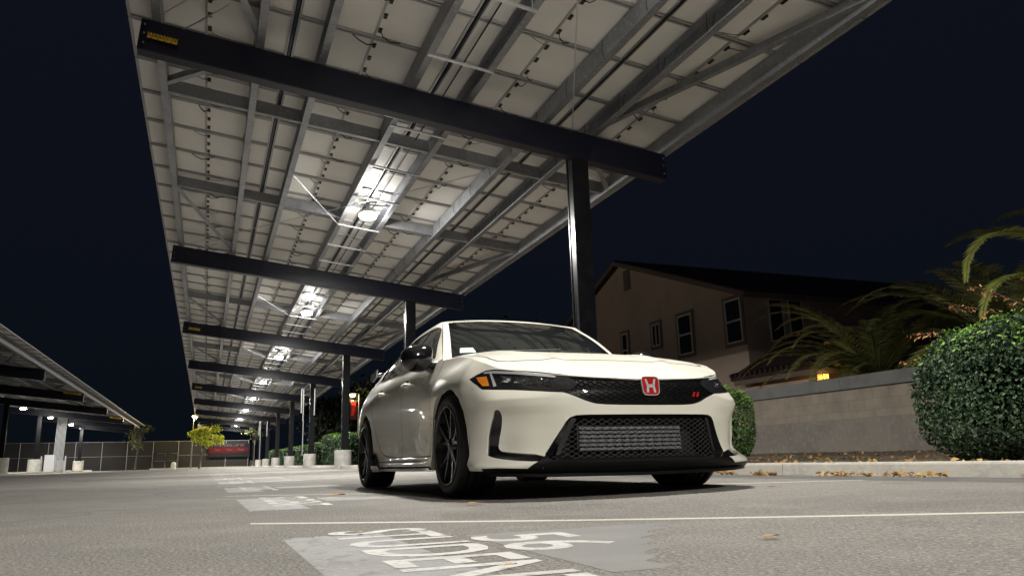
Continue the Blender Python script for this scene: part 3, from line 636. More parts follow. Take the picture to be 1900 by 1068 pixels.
# ---------------------------------------------------------------- street lamps
def street_lamp(loc,h,label,arm,energy,col):
    r=empty('street_lamp',loc,label=label,cat='street lamp',group='warm street lamps in the background')
    m=MB(); m.tube([(0,0,0),(0,0,h*.6),(0,0,h)],.075,10,r2=.05); m.build('pole',M['pipe'],r)
    m=MB(); m.bar((0,0,h),(arm,0,h+.05),.06,.06); m.build('arm',M['pipe'],r)
    m=MB(); m.lathe([(0,.16),(.10,.13),(.20,.04),(.20,0)],16,(arm,0,h-.02)); m.build('head',M['black_plastic'],r)
    m=MB(); m.lathe([(.19,-.0),(.16,-.10),(.08,-.17),(.001,-.19)],16,(arm,0,h-.03)); m.build('lens',mat('warm_lens',(1,.8,.5),.4,emis=((1,.70,.32),26)),r)
    ld=bpy.data.lights.new('street','POINT'); ld.energy=energy; ld.color=col; ld.shadow_soft_size=.15; l=bpy.data.objects.new('bulb',ld); COL.objects.link(l); l.parent=r; l.location=(arm,0,h-.35); return r
street_lamp((-.95,86.5,gz(0,86)),5.35,'far street lamp with small warm light at the end of the main canopy',0.02,1700,(1,.78,.35))
s2=street_lamp((9.30,50,.15),4.55,'warm street lamp with a red banner, seen between a canopy column and the car',-.42,110,(1,.72,.34))
fl=empty('pole_banner',(8.95,50,3.1),label='narrow dark red vertical banner hanging from the nearer street lamp post',cat='banner')
m=MB(); m.tube([(-.25,0,1.15),(.35,0,1.15)],.02,6); m.build('rod',M['pipe'],fl)
m=MB(); m.box(-.2,.2,-.005,.005,-.05,1.12); m.build('cloth',mat('pole_banner_dark',(.08,.012,.012),.6),fl)
m=MB(); m.add([(-.16,-.012,.2),(.02,-.012,.2),(.18,-.012,1.08),(0,-.012,1.08)],[(0,1,2,3)]); m.add([(-.2,-.012,1.0),(-.2,-.012,1.1),(.2,-.012,.55),(.2,-.012,.45)],[(0,1,2,3)]); m.build('red_stripe',mat('pole_banner_red',(.75,.03,.01),.6),fl)
# ---------------------------------------------------------------- electrical gear
def conduits(name,loc,label,cat,items):
    r=empty(name,loc,label=label,cat=cat)
    for nm,a,b,rad in items: m=MB(); m.tube([a,b],rad,8); m.build(nm,M['galv_bright'],r)
    return r
q=conduits('electrical_cabinet',(-11.3,74.7,gz(0,75)),'grey electrical cabinet with a tall bundle of bright conduits rising to the left canopy','electrical cabinet',[('conduit',(-.15+.085*i,.0,.2),(-.10+.085*i,0,4.6),.028) for i in range(9)])
m=MB(); m.box(-.75,.0,-.3,.1,.12,1.45); bevel(m.build('cabinet',mat('cabinet_grey',(.40,.41,.42),.5),q),.02)
m=MB(); 
for x in (-.95,.8): m.tube([(x,-.4,0),(x,-.4,1.35)],.05,8)
m.build('guard_post',M['galv_bright'],q)
Yc=CY0+BAY*2
for k,lb in ((3,'pair of bright conduit runs on the fourth canopy column from the front'),(6,'bright conduit post and runs near the farthest columns')):
    y=CY0+BAY*k; conduits('conduit_run',(4.9,y-.22,gz(4.9,y)),lb,'conduit',[('conduit',(-.32,0,2.7),(-.32,0,3.95),.04),('conduit',(-.22,0,2.3),(-.22,0,3.95),.03),('conduit',(.33,0,2.6),(.33,0,3.95),.035),('conduit',(-.20,0,.6),(-.20,0,2.4),.022)])
# ================================================================= clearance signs
M['sign_y']=mat('sign_yellow',(.70,.42,.02),.5); M['sign_k']=mat('sign_black',(.015,.015,.015),.5)
def clearance(root_loc,label,text=True,L=.52,rot=0):
    r=empty('clearance_sign',root_loc,label=label,cat='sign',group='yellow clearance signs on the black beams'); r.rotation_euler=(0,math.atan(SLP),0)
    h=.115; m=MB(); m.box(-L/2,L/2,-.003,0,-h/2,h/2); m.build('plate',M['sign_y'],r)
    m=MB(); n=9
    for i in range(n):
        x=-L/2+L*(i+.5)/n
        if i%2==0: m.box(x-.016,x+.016,-.005,-.0035,h/2-.018,h/2+.012); m.box(x+.03,x+.058,-.005,-.0035,-h/2-.0,-h/2+.018)
        else: m.box(x-.014,x+.014,-.005,-.0035,h/2-.02,h/2)
    m.build('black_chevrons',M['sign_k'],r)
    if text: text_mesh("CLEARANCE 15'0\"",'sign_text',M['sign_k'],.075,MT(0,0,-.006),parent=r,sx=.88,bold=.002)
    return r
beamy=CY0-.17
def bz(x,y): return cz(x)-.0078*(y-9.5)
q_=clearance((-.745,beamy-.004,bz(-.745,beamy)-.245),"yellow CLEARANCE 15'0\" sign on the nearest beam",L=.52); q_.scale=(.66,1,.66)
for k,lb in ((2,'yellow clearance sign on the third beam from the front, left end'),(4,'yellow clearance sign on the fifth beam from the front')):
    y=beamy+BAY*k; clearance((-.52+.0055*(y-9.5)-.1,y-.02,bz(-.7,y)-.25),lb,L=.52).scale=(.75,1,.75)
for k,lb in ((1,'small yellow clearance sign on the left canopy, nearer one'),(3,'small yellow clearance sign on the left canopy, farther one')):
    y=CY0+BAY*k+24.4-.2; clearance((-12.3+6.0+.0055*(y-30),y,cz(6.1)-.50-.28),lb,L=.8)
# ================================================================= fallen leaves
M['dry']=leaf_mat('dry_leaf',(.30,.15,.05),(.42,.24,.08),(.50,.36,.12),.7,.2)
def dry_leaf(x,y,a,s,label):
    m=MB(); ca,sa=math.cos(a),math.sin(a); P=[]
    for (u,v,zz) in ((-1,0,.10),(-.4,.36,.30),(.3,.30,.22),(1,0,.02),(.3,-.30,.30),(-.4,-.36,.16),(0,0,.05)):
        u*=s;v*=s; P.append((u*ca-v*sa,u*sa+v*ca,.004+zz*s*.55))
    m.add(P,[(0,1,6),(1,2,6),(2,3,6),(3,4,6),(4,5,6),(5,0,6)]); o=m.build('fallen_leaf',M['dry']); o.location=(x,y,gz(x,y)+.004); setp(o,label=label,cat='leaf',group='dry leaves fallen on the asphalt')
for (x,y,a,s,lb) in ((1.35,3.93,.3,.055,'dry curled tan leaf on the asphalt in front of the car'),(.50,2.60,1.2,.028,'brown leaf lying on the first letter of the word STUDENT'),(.62,1.58,.4,.022,'brown leaf lying on the N of STUDENT, nearest the camera'),(1.42,1.72,.1,.035,'dry tan leaf on the asphalt at the lower right'),(.95,5.85,.4,.07,'tan leaf on the asphalt near the rear wheel'),(3.25,3.9,2.0,.04,'dark curled leaf on the asphalt right of the car'),(4.3,5.2,1.0,.05,'red brown leaf on the asphalt by the far stall line')):
    dry_leaf(x,y,a,s,lb)
n=420; P=np.zeros((n,3)); P[:,1]=RNG.uniform(3.2,8.5,n); P[:,0]=4.84-np.abs(RNG.normal(0,.05,n)); 
cl=np.sin(P[:,1]*3.1)+np.sin(P[:,1]*7.7+1)>-.3; P=P[cl]
for q in P: q[2]=gz(q[0],q[1])+RNG.uniform(.006,.03)
leaf_obj('leaf_litter',P,np.tile([0,0,1.],(len(P),1)),.055,M['dry'],jit=.5,kind='stuff')
n=900; P=np.zeros((n,3)); P[:,1]=RNG.uniform(3,16,n); P[:,0]=5.1+RNG.uniform(0,1,n)**1.5*6
for q in P: q[2]=gz(4.9,q[1])+.09+.0125*(q[0]-5.05)+.015
leaf_obj('leaf_litter',P,np.tile([0,0,1.],(n,1)),.05,M['dry'],jit=.5,kind='stuff')
# ---------------------------------------------------------------- car surface (numpy)
def herm(ts, vs, t):
    ts = np.asarray(ts, float); vs = np.asarray(vs, float); t = np.asarray(t, float)
    d = (vs[1:] - vs[:-1]) / (ts[1:] - ts[:-1])
    h = ts[1:] - ts[:-1]
    m = np.empty_like(vs); m[0] = d[0]; m[-1] = d[-1]
    m[1:-1] = (d[:-1] * h[1:] + d[1:] * h[:-1]) / (h[1:] + h[:-1])
    # limit overshoot (Fritsch-Carlson style, softened)
    for i in range(len(d)):
        if abs(d[i]) < 1e-9: m[i] *= .3; m[i + 1] *= .3
        else:
            a = m[i] / d[i]; b = m[i + 1] / d[i]
            if a < 0: m[i] *= .4
            if b < 0: m[i + 1] *= .4
            r = a * a + b * b
            if r > 12:
                k = 3.46 / math.sqrt(r); m[i] *= k; m[i + 1] *= k
    i = np.clip(np.searchsorted(ts, t, side='right') - 1, 0, len(ts) - 2)
    H = h[i]; s = (t - ts[i]) / H
    s = np.clip(s, -.2, 1.2)
    return ((2*s**3 - 3*s**2 + 1) * vs[i] + (s**3 - 2*s**2 + s) * H * m[i]
            + (-2*s**3 + 3*s**2) * vs[i+1] + (s**3 - s**2) * H * m[i+1])

ZL = [.10, .18, .26, .36, .46, .54, .60, .68, .76, .86, .97]
ST = [  # x, |y| at z = .5, then outward offset at each level of ZL
 (.930, .000, [-.12,-.05,-.030,-.015,-.005, .000,-.004,-.055,-.14,-.25,-.36]),
 (.922, .250, [-.12,-.05,-.030,-.015,-.005, .000,-.004,-.055,-.13,-.24,-.34]),
 (.892, .450, [-.12,-.05,-.035,-.022,-.010, .000,-.006,-.055,-.12,-.22,-.32]),
 (.840, .610, [-.11,-.04,-.050,-.050,-.030, .000,-.018,-.068,-.13,-.20,-.30]),
 (.765, .735, [-.10,-.01,-.054,-.056,-.040, .000,-.026,-.078,-.13,-.20,-.28]),
 (.660, .828, [-.08, .040,-.050,-.050,-.036, .000,-.028,-.080,-.12,-.18,-.26]),
 (.560, .885, [-.04, .062,-.020,-.022,-.014, .000,-.02,-.064,-.100,-.15,-.24]),
 (.440, .922, [-.04, .032, .000,-.004,-.002, .000,-.010,-.036,-.075,-.13,-.20]),
 (.300, .942, [-.05, .01, .004, .000, .000, .002, .004, .002,-.03,-.10,-.18]),
 (.000, .946, [-.05, .01, .004, .000, .000, .002, .004, .002,-.028,-.11,-.17]),
 (-.30, .938, [-.05, .01, .004, .000, .000, .002, .003, .000,-.032,-.10,-.16]),
 (-.55, .915, [-.06,-.005,-.010,-.004, .000, .002, .002, .000,-.018,-.062,-.115]),
 (-.90, .897, [-.08, .004,-.006,-.004, .000, .004, .006, .004,-.004,-.026,-.078]),
 (-1.40, .893, [-.08, .006,-.004,-.004, .000, .004, .007, .007, .001,-.018,-.066]),
 (-1.95, .905, [-.08,-.005,-.014,-.008, .000, .004, .008, .010, .004,-.016,-.075]),
 (-2.35, .930, [-.06,-.000,-.004,-.004, .000, .003, .006, .006,-.004,-.036,-.105]),
 (-2.735,.944, [-.05, .00, .000, .000, .000, .002, .004, .002,-.016,-.058,-.130]),
 (-3.05, .930, [-.05, .00, .000, .000, .000, .002, .002, .000,-.018,-.060,-.130]),
 (-3.33, .870, [-.06,-.01, .000, .000, .000, .002, .000,-.004,-.025,-.060,-.110]),
 (-3.53, .740, [-.10,-.04,-.01, .000, .000, .002, .000,-.010,-.030,-.060,-.090]),
 (-3.62, .500, [-.12,-.05,-.01, .000, .000, .002, .000,-.010,-.035,-.060,-.080]),
 (-3.65, .000, [-.12,-.05,-.01, .000, .000, .002, .000,-.010,-.035,-.060,-.080]),
]
_px = np.array([s[0] for s in ST]); _py = np.array([s[1] for s in ST])
_U = np.concatenate([[0], np.cumsum(np.hypot(np.diff(_px), np.diff(_py)))])
UL = float(_U[-1])
_pxe = np.concatenate([_px[1:4][::-1], _px, ]); _pye = np.concatenate([-_py[1:4][::-1], _py]); _Ue = np.concatenate([-_U[1:4][::-1], _U])
_D = np.array([s[2] for s in ST])
def _interp_rows(u):                       # offsets at every level for parameter u
    return np.array([herm(_U, _D[:, k], u) for k in range(len(ZL))])
def S(u, z):
    """point of the lower body wrap; u signed arc length from the nose centre (u>0: right side, y<0)"""
    u = np.atleast_1d(np.asarray(u, float)); z = np.atleast_1d(np.asarray(z, float))
    a = np.abs(u); e = 1e-3
    x = herm(_Ue, _pxe, a); y = herm(_Ue, _pye, a)
    dx = herm(_Ue, _pxe, a + e) - herm(_Ue, _pxe, a - e); dy = herm(_Ue, _pye, a + e) - herm(_Ue, _pye, a - e)
    n = np.hypot(dx, dy) + 1e-12; nx, ny = dy / n, -dx / n
    rows = _interp_rows(a)                 # (levels, n)
    zl = np.array(ZL); d = np.empty(len(a))
    h = zl[1:] - zl[:-1]; dd = (rows[1:] - rows[:-1]) / h[:, None]
    m = np.empty_like(rows); m[0] = dd[0]; m[-1] = dd[-1]
    m[1:-1] = (dd[:-1] * h[1:, None] + dd[1:] * h[:-1, None]) / (h[1:] + h[:-1])[:, None]
    i = np.clip(np.searchsorted(zl, z, side='right') - 1, 0, len(zl) - 2); j = np.arange(len(a))
    H = h[i]; s = (z - zl[i]) / H
    d = ((2*s**3-3*s**2+1)*rows[i, j] + (s**3-2*s**2+s)*H*m[i, j] + (-2*s**3+3*s**2)*rows[i+1, j] + (s**3-s**2)*H*m[i+1, j])
    return np.stack([x + nx * d, -np.sign(u) * np.maximum(y + ny * d, 0), z], -1)
def u_of_x(x):
    return float(np.interp(-x, -_px[4:-2], _U[4:-2]))
# top edge of the wrap (hood edge, then fender crest, then belt line)
_TU = [0, .25, .455, .62, .77, .90, 1.02, 1.14, 1.28, u_of_x(0), u_of_x(-.3), u_of_x(-.62), u_of_x(-1.2), u_of_x(-1.9), u_of_x(-2.5), u_of_x(-3.0), _U[18], _U[19], _U[20], _U[21]]
_TZ = [.668, .672, .684, .700, .718, .738, .765, .800, .838, .893, .922, .940, .952, .962, .972, .975, .965, .955, .955, .955]
def ztop(u): return herm(_TU, _TZ, np.abs(u))
# bottom edge (wheel arches)
_AF = [(.47,.165),(.435,.22),(.405,.32),(.385,.42),(.35,.51),(.28,.60),(.18,.655),(.06,.682),(-.06,.682),(-.18,.655),(-.27,.595),(-.325,.52),(-.345,.42),(-.35,.32),(-.352,.22),(-.354,.165)]
_AR = [(-2.33,.165),(-2.335,.22),(-2.36,.32),(-2.385,.42),(-2.425,.53),(-2.49,.61),(-2.58,.66),(-2.68,.688),(-2.79,.688),(-2.89,.66),(-2.98,.61),(-3.045,.53),(-3.08,.42),(-3.10,.32),(-3.11,.22),(-3.12,.165)]
_hx = [-.80,-.42, -.2, .1, .4, .6, .75, .84, .93]
_hz = [1.03,.995, .972, .925, .852, .790, .732, .690, .655]
def hood_c(x):
    x = np.asarray(x, float); return np.interp(-x, [-v for v in _hx[::-1]], _hz[::-1]) if False else herm(_hx, _hz, x)
_eu = np.linspace(.02, u_of_x(-.85), 120); _eP = S(_eu, ztop(_eu))
def hood_edge(x):
    """half width and height of the hood edge at x"""
    xs = _eP[:, 0][::-1]; return np.interp(x, xs, -_eP[:, 1][::-1]), np.interp(x, xs, _eP[:, 2][::-1])
def H(x, y):
    x = np.asarray(x, float); y = np.asarray(y, float)
    ye, ze = hood_edge(x); zc = hood_c(x)
    s = np.clip(np.abs(y) / np.maximum(ye, .02), 0, 1)
    crease = .010 * np.exp(-((np.abs(y) - (.62 - .30 * np.clip((x + .5) / 1.3, 0, 1))) / .05) ** 2) * np.clip((.8 - x) * 4, 0, 1)
    return zc - (zc - ze) * s ** 4 + crease * (1 - s ** 4)
# ================================================================= white hatchback
M['cpaint']=mat('car_paint',(.67,.65,.565),.36,coat=.45,spec=.4)
M['gloss']=mat('gloss_black',(.006,.006,.007),.08,coat=.6); M['matte']=mat('matte_black',(.010,.010,.010),.6); M['dark']=mat('underbody',(.006,.006,.006),.9)
M['satin']=mat('satin_black',(.003,.003,.003),.38,spec=.14); M['silver']=mat('badge_silver',(.42,.42,.41),.3); M['tyre']=mat('tyre_rubber',(.014,.014,.015),.62,bump=(40,.15,.003)); M['rim']=mat('rim_black',(.028,.028,.030),.25)
M['glass']=mat('tinted_glass',(.010,.012,.012),.03,spec=.8,coat=.5); M['lamp_in']=mat('lamp_smoke',(.012,.012,.013),.12,coat=1)
M['amber']=mat('amber_lens',(.62,.20,.02),.15,coat=1); M['chrome']=mat('chrome',(.8,.8,.8),.12,metal=1); M['drl']=mat('light_tube',(.30,.30,.30),.25,coat=1)
M['red']=mat('badge_red',(.38,.008,.012),.25,coat=.8); M['icool']=mat('intercooler',(.30,.30,.31),.45,metal=.3); M['shut']=mat('panel_gap',(.035,.034,.030),.7); M['redglass']=mat('red_lens',(.30,.01,.01),.1,coat=1)
car=empty('hatchback_car',(2.398,4.80,0.0),-PI/2,label='white sporty hatchback with black wheels and grille parked under the canopy',cat='car')
CZ0=.006
car.location.z=CZ0
def clip_in(poly,P):
    """points in polygon (numpy)"""
    x,y=P[:,0],P[:,1]; ins=np.zeros(len(P),bool); n=len(poly)
    for i in range(n):
        x1,y1=poly[i]; x2,y2=poly[(i+1)%n]
        c=((y1>y)!=(y2>y)); 
        with np.errstate(divide='ignore',invalid='ignore'): xi=(x2-x1)*(y-y1)/(y2-y1)+x1
        ins^=c&(x<xi)
    return ins
def dens(poly,h,closed=True):
    out=[]; n=len(poly)
    for i in range(n if closed else n-1):
        a=poly[i]; b=poly[(i+1)%n]; L=math.dist(a,b); k=max(1,int(math.ceil(L/h)))
        for j in range(k): out.append((a[0]+(b[0]-a[0])*j/k,a[1]+(b[1]-a[1])*j/k))
    if not closed: out.append(tuple(poly[-1]))
    return out
def rnd(poly,it=2,keep=()):
    """Chaikin corner cutting"""
    for _ in range(it):
        q=[]; n=len(poly)
        for i in range(n):
            a=poly[i]; b=poly[(i+1)%n]; q+= [(a[0]*.75+b[0]*.25,a[1]*.75+b[1]*.25),(a[0]*.25+b[0]*.75,a[1]*.25+b[1]*.75)]
        poly=q
    return poly
def cdt_patch(outer,holes,hu,hv,fn,name,mt,parent,off=0,nfn=None,smooth=True,**k):
    """triangulate a 2-D domain with holes, map through fn -> 3D (with exact normals)"""
    pts=[];edges=[]
    for lp in [outer]+holes:
        b=len(pts); pts+=lp; n=len(lp); edges+=[(b+i,b+(i+1)%n) for i in range(n)]
    A=np.array(pts); u0,v0=A.min(0); u1,v1=A.max(0)
    gu=np.arange(u0+hu/2,u1,hu); gv=np.arange(v0+hv/2,v1,hv); G=np.array([(a+(hu/2 if j%2 else 0),b) for j,b in enumerate(gv) for a in gu])
    if len(G):
        kk=clip_in(outer,G)
        for h in holes: kk&=~clip_in(h,G)
        # keep away from the boundary
        G=G[kk]
        if len(G):
            s=np.array([1/hu,1/hv]); Bp=A*s; Gs=G*s; ok=np.ones(len(G),bool)
            for c in range(0,len(G),2000): ok[c:c+2000]=(((Gs[c:c+2000,None]-Bp[None])**2).sum(-1).min(1)>.18)
            G=G[ok]
    allp=[Vector(p) for p in pts]+[Vector((float(g[0]),float(g[1]))) for g in G]
    r=delaunay_2d_cdt(allp,edges,[],0,1e-7); V=np.array([(v.x,v.y) for v in r[0]]); F=[f for f in r[2]]
    C=np.array([V[list(f)].mean(0) for f in F]); kk=clip_in(outer,C)
    for h in holes: kk&=~clip_in(h,C)
    F=[f for f,q in zip(F,kk) if q]
    P=fn(V[:,0],V[:,1]); e=2e-3
    Pu=fn(V[:,0]+e,V[:,1])-fn(V[:,0]-e,V[:,1]); Pv=fn(V[:,0],V[:,1]+e)-fn(V[:,0],V[:,1]-e); N=np.cross(Pu,Pv)
    ref=P-np.array([-1.2,0,.45]); sg=np.sign((N*ref).sum(1)); sg[sg==0]=1; N=N*sg[:,None]; N/=np.linalg.norm(N,axis=1)[:,None]+1e-12
    P=P+N*off
    me=bpy.data.meshes.new(name); 
    # orient faces like the normals
    FF=[]
    for f in F:
        a,b,c=P[f[0]],P[f[1]],P[f[2]]; n=np.cross(b-a,c-a); FF.append(tuple(f) if n@N[f[0]]>0 else tuple(f[::-1]))
    me.from_pydata(P.tolist(),[],FF); me.materials.append(mt); me.polygons.foreach_set('use_smooth',[True]*len(FF)); me.update()
    if smooth: me.normals_split_custom_set_from_vertices(N.tolist())
    o=bpy.data.objects.new(name,me); COL.objects.link(o); o.parent=parent
    return setp(o,**k)
def nrm_fn(fn,V):
    V=np.array(V); e=2e-3; P=fn(V[:,0],V[:,1]); Pu=fn(V[:,0]+e,V[:,1])-fn(V[:,0]-e,V[:,1]); Pv=fn(V[:,0],V[:,1]+e)-fn(V[:,0],V[:,1]-e); N=np.cross(Pu,Pv)
    ref=P-np.array([-1.2,0,.45]); sg=np.sign((N*ref).sum(1)); sg[sg==0]=1; N=N*sg[:,None]; return P,N/(np.linalg.norm(N,axis=1)[:,None]+1e-12)
def wall_strip(mb,fn,poly,o0,o1,closed=True,mi=0):
    P,N=nrm_fn(fn,poly); n=len(poly); A=P+N*o0; B=P+N*o1
    mb.add(list(A)+list(B),[(i,(i+1)%n,n+(i+1)%n,n+i) for i in range(n if closed else n-1)],mi,False)
def line_strip(fn,pts,w,off,name,mt,parent,h=.02,**k):
    """thin ribbon lying on a surface, following a polyline in its parameters"""
    q=dens(pts,h,False); P,N=nrm_fn(fn,q); T=np.gradient(P,axis=0); T/=np.linalg.norm(T,axis=1)[:,None]; B=np.cross(N,T)
    m=MB(); m.grid([(P+N*off-B*w/2).tolist(),(P+N*off+B*w/2).tolist()],0,True); return m.build(name,mt,parent,**k)
mir=lambda pl:[(-a,b) for a,b in pl]
# ---- openings in the wrap (u = arc length from nose centre, z)
HLP=[(.470,.676),(.520,.696),(.66,.715),(.80,.728),(.90,.738),(1.03,.750),(1.10,.749),(1.165,.728),(1.208,.706),(1.175,.686),(1.136,.668),(1.10,.648),(1.065,.634),(.975,.627),(.834,.617),(.661,.601),(.585,.594),(.522,.590),(.465,.607),(.425,.64)]
GRH=[(0,.664),(.15,.670),(.322,.677),(.470,.684),(.535,.692),(.56,.66),(.56,.62),(.54,.596),(.519,.589),(.464,.569),(.397,.541),(.36,.528),(.330,.521),(.27,.516),(.185,.514),(0,.513)]
FACE=[(0,.664),(.15,.670),(.322,.677),(.470,.687),(.520,.698),(.66,.716),(.80,.730),(.90,.740),(1.03,.752),(1.10,.751),(1.165,.730),(1.214,.706),(1.18,.685),(1.136,.664),(1.10,.644),(1.065,.630),(.975,.622),(.834,.612),(.661,.596),(.585,.589),(.519,.585),(.464,.566),(.397,.538),(.36,.526),(.330,.519),(.27,.514),(.185,.512),(0,.511)]
face=FACE+[(-a,b) for a,b in FACE[::-1][1:-1]]
INT=[(0,.459),(.40,.459),(.45,.457),(.485,.446),(.508,.424),(.53,.390),(.558,.352),(.60,.296),(.636,.249),(.632,.236),(.585,.206),(.40,.194),(0,.190)]
intake=INT+[(-a,b) for a,b in INT[::-1][1:-1]]
VNT=[(.922,.503),(.910,.496),(.906,.476),(.914,.430),(.924,.386),(.945,.32),(.952,.295),(.945,.278),(.924,.268),(.80,.256),(.66,.246),(.600,.208),(.684,.207),(.80,.214),(.908,.226),(.985,.240),(1.022,.256),(1.03,.285),(1.02,.34),(1.007,.389),(.985,.44),(.959,.485),(.942,.501)]
# outer boundary of the wrap, right half bottom from nose to tail
ua=lambda x: u_of_x(x)
bot=[(0,.165),(.50,.165),(.655,.17),(.70,.190),(.715,.168),(.76,.160),(.95,.160),(1.10,.163)]+[(ua(x),z) for x,z in _AF]+[(ua(-.42),.19),(ua(-1.2),.19),(ua(-2.28),.19)]+[(ua(x),z) for x,z in _AR]+[(ua(-3.3),.22),(_U[19],.25),(UL,.25)]
bot=dens(bot,.035,False)
tu=np.linspace(0,UL,170); top=[(float(a),float(ztop(a)[()] if np.ndim(ztop(a))==0 else ztop(a))) for a in tu]
outer=[(-a,b) for a,b in bot[::-1]][:-1]+bot+top[::-1]+[(-a,b) for a,b in top[1:]]
# remove duplicated end points at +-UL
def dedupe(p):
    q=[]; 
    for a in p:
        if not q or math.dist(a,q[-1])>1e-5: q.append(a)
    if math.dist(q[0],q[-1])<1e-5: q.pop()
    return q
outer=dedupe(outer)
holes=[dens(dedupe(face),.03),dens(dedupe(intake),.03),dens(rnd(VNT,1),.02),dens(rnd(mir(VNT),1),.02)]
cdt_patch(outer,holes,.035,.028,S,'body_shell',M['cpaint'],car)
# edge returns of the openings
for h in (holes[0],holes[2],holes[3]):
    m=MB(); wall_strip(m,S,h,0,-.022); m.build('opening_edge',M['cpaint'],car)
for sg in (1,-1):
    for arc in (_AF,_AR):
        q=dens([(sg*ua(x),z) for x,z in arc],.03,False); m=MB(); wall_strip(m,S,q,0,-.03,False); m.build('arch_edge',M['cpaint'],car)
# ---- black mask: grille between the lamps
gr=GRH+[(-a,b) for a,b in GRH[::-1][1:-1]]
bigface=[(a*1.006+ (.006 if a>.1 else -.006 if a<-.1 else 0),.61+(b-.61)*1.12) for a,b in face]
cdt_patch(dens(bigface,.03),[],.04,.03,S,'grille_backing',M['gloss'],car,off=-.024)
gro=cdt_patch(dens(dedupe(gr),.03),[],.035,.03,S,'upper_grille',M['satin'],car,off=-.010)
# faint honeycomb relief on the upper grille
m=MB()
def hexmesh(mb,fn,poly,su,sv,w,off,th=.004,skip=None):
    """diamond / honeycomb wires clipped to a polygon"""
    A=np.array(poly); u0,v0=A.min(0); u1,v1=A.max(0); segs=[]
    nr=int((v1-v0)/sv)+2; nc=int((u1-u0)/su)+2
    for r in range(nr):
        for c in range(-1,nc):
            u=u0+c*su+(su/2 if r%2 else 0); v=v0+r*sv
            # lattice: wavy diamond
            segs+= [((u,v),(u+su*.17,v+sv*.0)),((u+su*.17,v),(u+su*.5,v+sv)),((u+su*.5+su*.17-su*.17,v+sv),(u+su*1.0,v))]
    for a,b in segs:
        mid=np.array([[(a[0]+b[0])/2,(a[1]+b[1])/2]]); 
        if not clip_in(poly,mid)[0]: continue
        if not (clip_in(poly,np.array([a]))[0] and clip_in(poly,np.array([b]))[0]): continue
        P,N=nrm_fn(fn,[a,b]); a3=Vector(P[0]+N[0]*off); b3=Vector(P[1]+N[1]*off); mb.bar(a3,b3,w,th,up=Vector(N[0]))
hexmesh(m,S,[(a*.985,.59+(b-.59)*.92) for a,b in gr],.056,.0135,.0032,-.008,.003); m.build('honeycomb',M['gloss'],gro)
# emblem: red rounded shield with a chrome letter
bd=bpy.data.objects.new('badge',None); bd.empty_display_size=.05; COL.objects.link(bd); bd.parent=car
bp=S([.012],[.625])[0]; bd.location=(bp[0]+.016,.022,.622); bd.rotation_euler=(0,math.radians(-8),0)
def rrect(w0,w1,h,r,n=5):
    # rounded trapezoid, wider at the top, y/z plane
    c=[(-w0/2,-h/2),(w0/2,-h/2),(w1/2,h/2),(-w1/2,h/2)]; out=[]
    for i in range(4):
        p=Vector(c[i]); a=(Vector(c[i-1])-p).normalized(); b=(Vector(c[(i+1)%4])-p).normalized()
        for t in np.linspace(0,1,n):
            q=(p+a*r)*(1-t)**2+p*2*t*(1-t)+(p+b*r)*t**2; out.append((q.x,q.y))
    return out
def plate(name,pl,x0,x1,mt,par,hole=None):
    m=MB(); n=len(pl)
    if hole is None: m.add([(x1,a,b) for a,b in pl],[tuple(range(n))])
    else:
        m.add([(x1,a,b) for a,b in pl]+[(x1,a,b) for a,b in hole],[(i,(i+1)%n,n+(i+1)%n,n+i) for i in range(n)])
        m.add([(x1,a,b) for a,b in hole]+[(x0,a,b) for a,b in hole],[(i,(i+1)%n,n+(i+1)%n,n+i) for i in range(n)])
    m.add([(x0,a,b) for a,b in pl]+[(x1,a,b) for a,b in pl],[(i,(i+1)%n,n+(i+1)%n,n+i) for i in range(n)]); return m.build(name,mt,par,recalc=True)
BW=.125;BH=.112
plate('badge_field',rrect(BW*.82,BW*.94,BH*.94,.028),-.01,.002,M['red'],bd)
plate('badge_ring',rrect(BW*.88,BW,BH,.030),-.01,.006,M['silver'],bd,rrect(BW*.82,BW*.94,BH*.94,.028))
m=MB()
for s in (-1,1):
    P=[(.0055,s*.017,-.040),(.0055,s*.032,-.040),(.0055,s*.026,0),(.0055,s*.037,.040),(.0055,s*.024,.040),(.0055,s*.012,0.0)]
    m.add(P,[tuple(range(6)) if s<0 else tuple(range(6))[::-1]])
m.add([(.0055,-.020,-.010),(.0055,.020,-.010),(.0055,.020,.008),(.0055,-.020,.008)],[(0,1,2,3)]); m.build('letter',M['silver'],bd)
# little red type badge
rb=S([-.33],[.575])[0]; m=MB()
for i,dy in enumerate((0,.028)): m.add([(rb[0]+.004,rb[1]+dy-.012,.562),(rb[0]+.004,rb[1]+dy+.004,.562),(rb[0]+.004,rb[1]+dy+.013,.590),(rb[0]+.004,rb[1]+dy-.002,.590)],[(0,1,2,3)])
m.build('small_red_badge',M['red'],car)
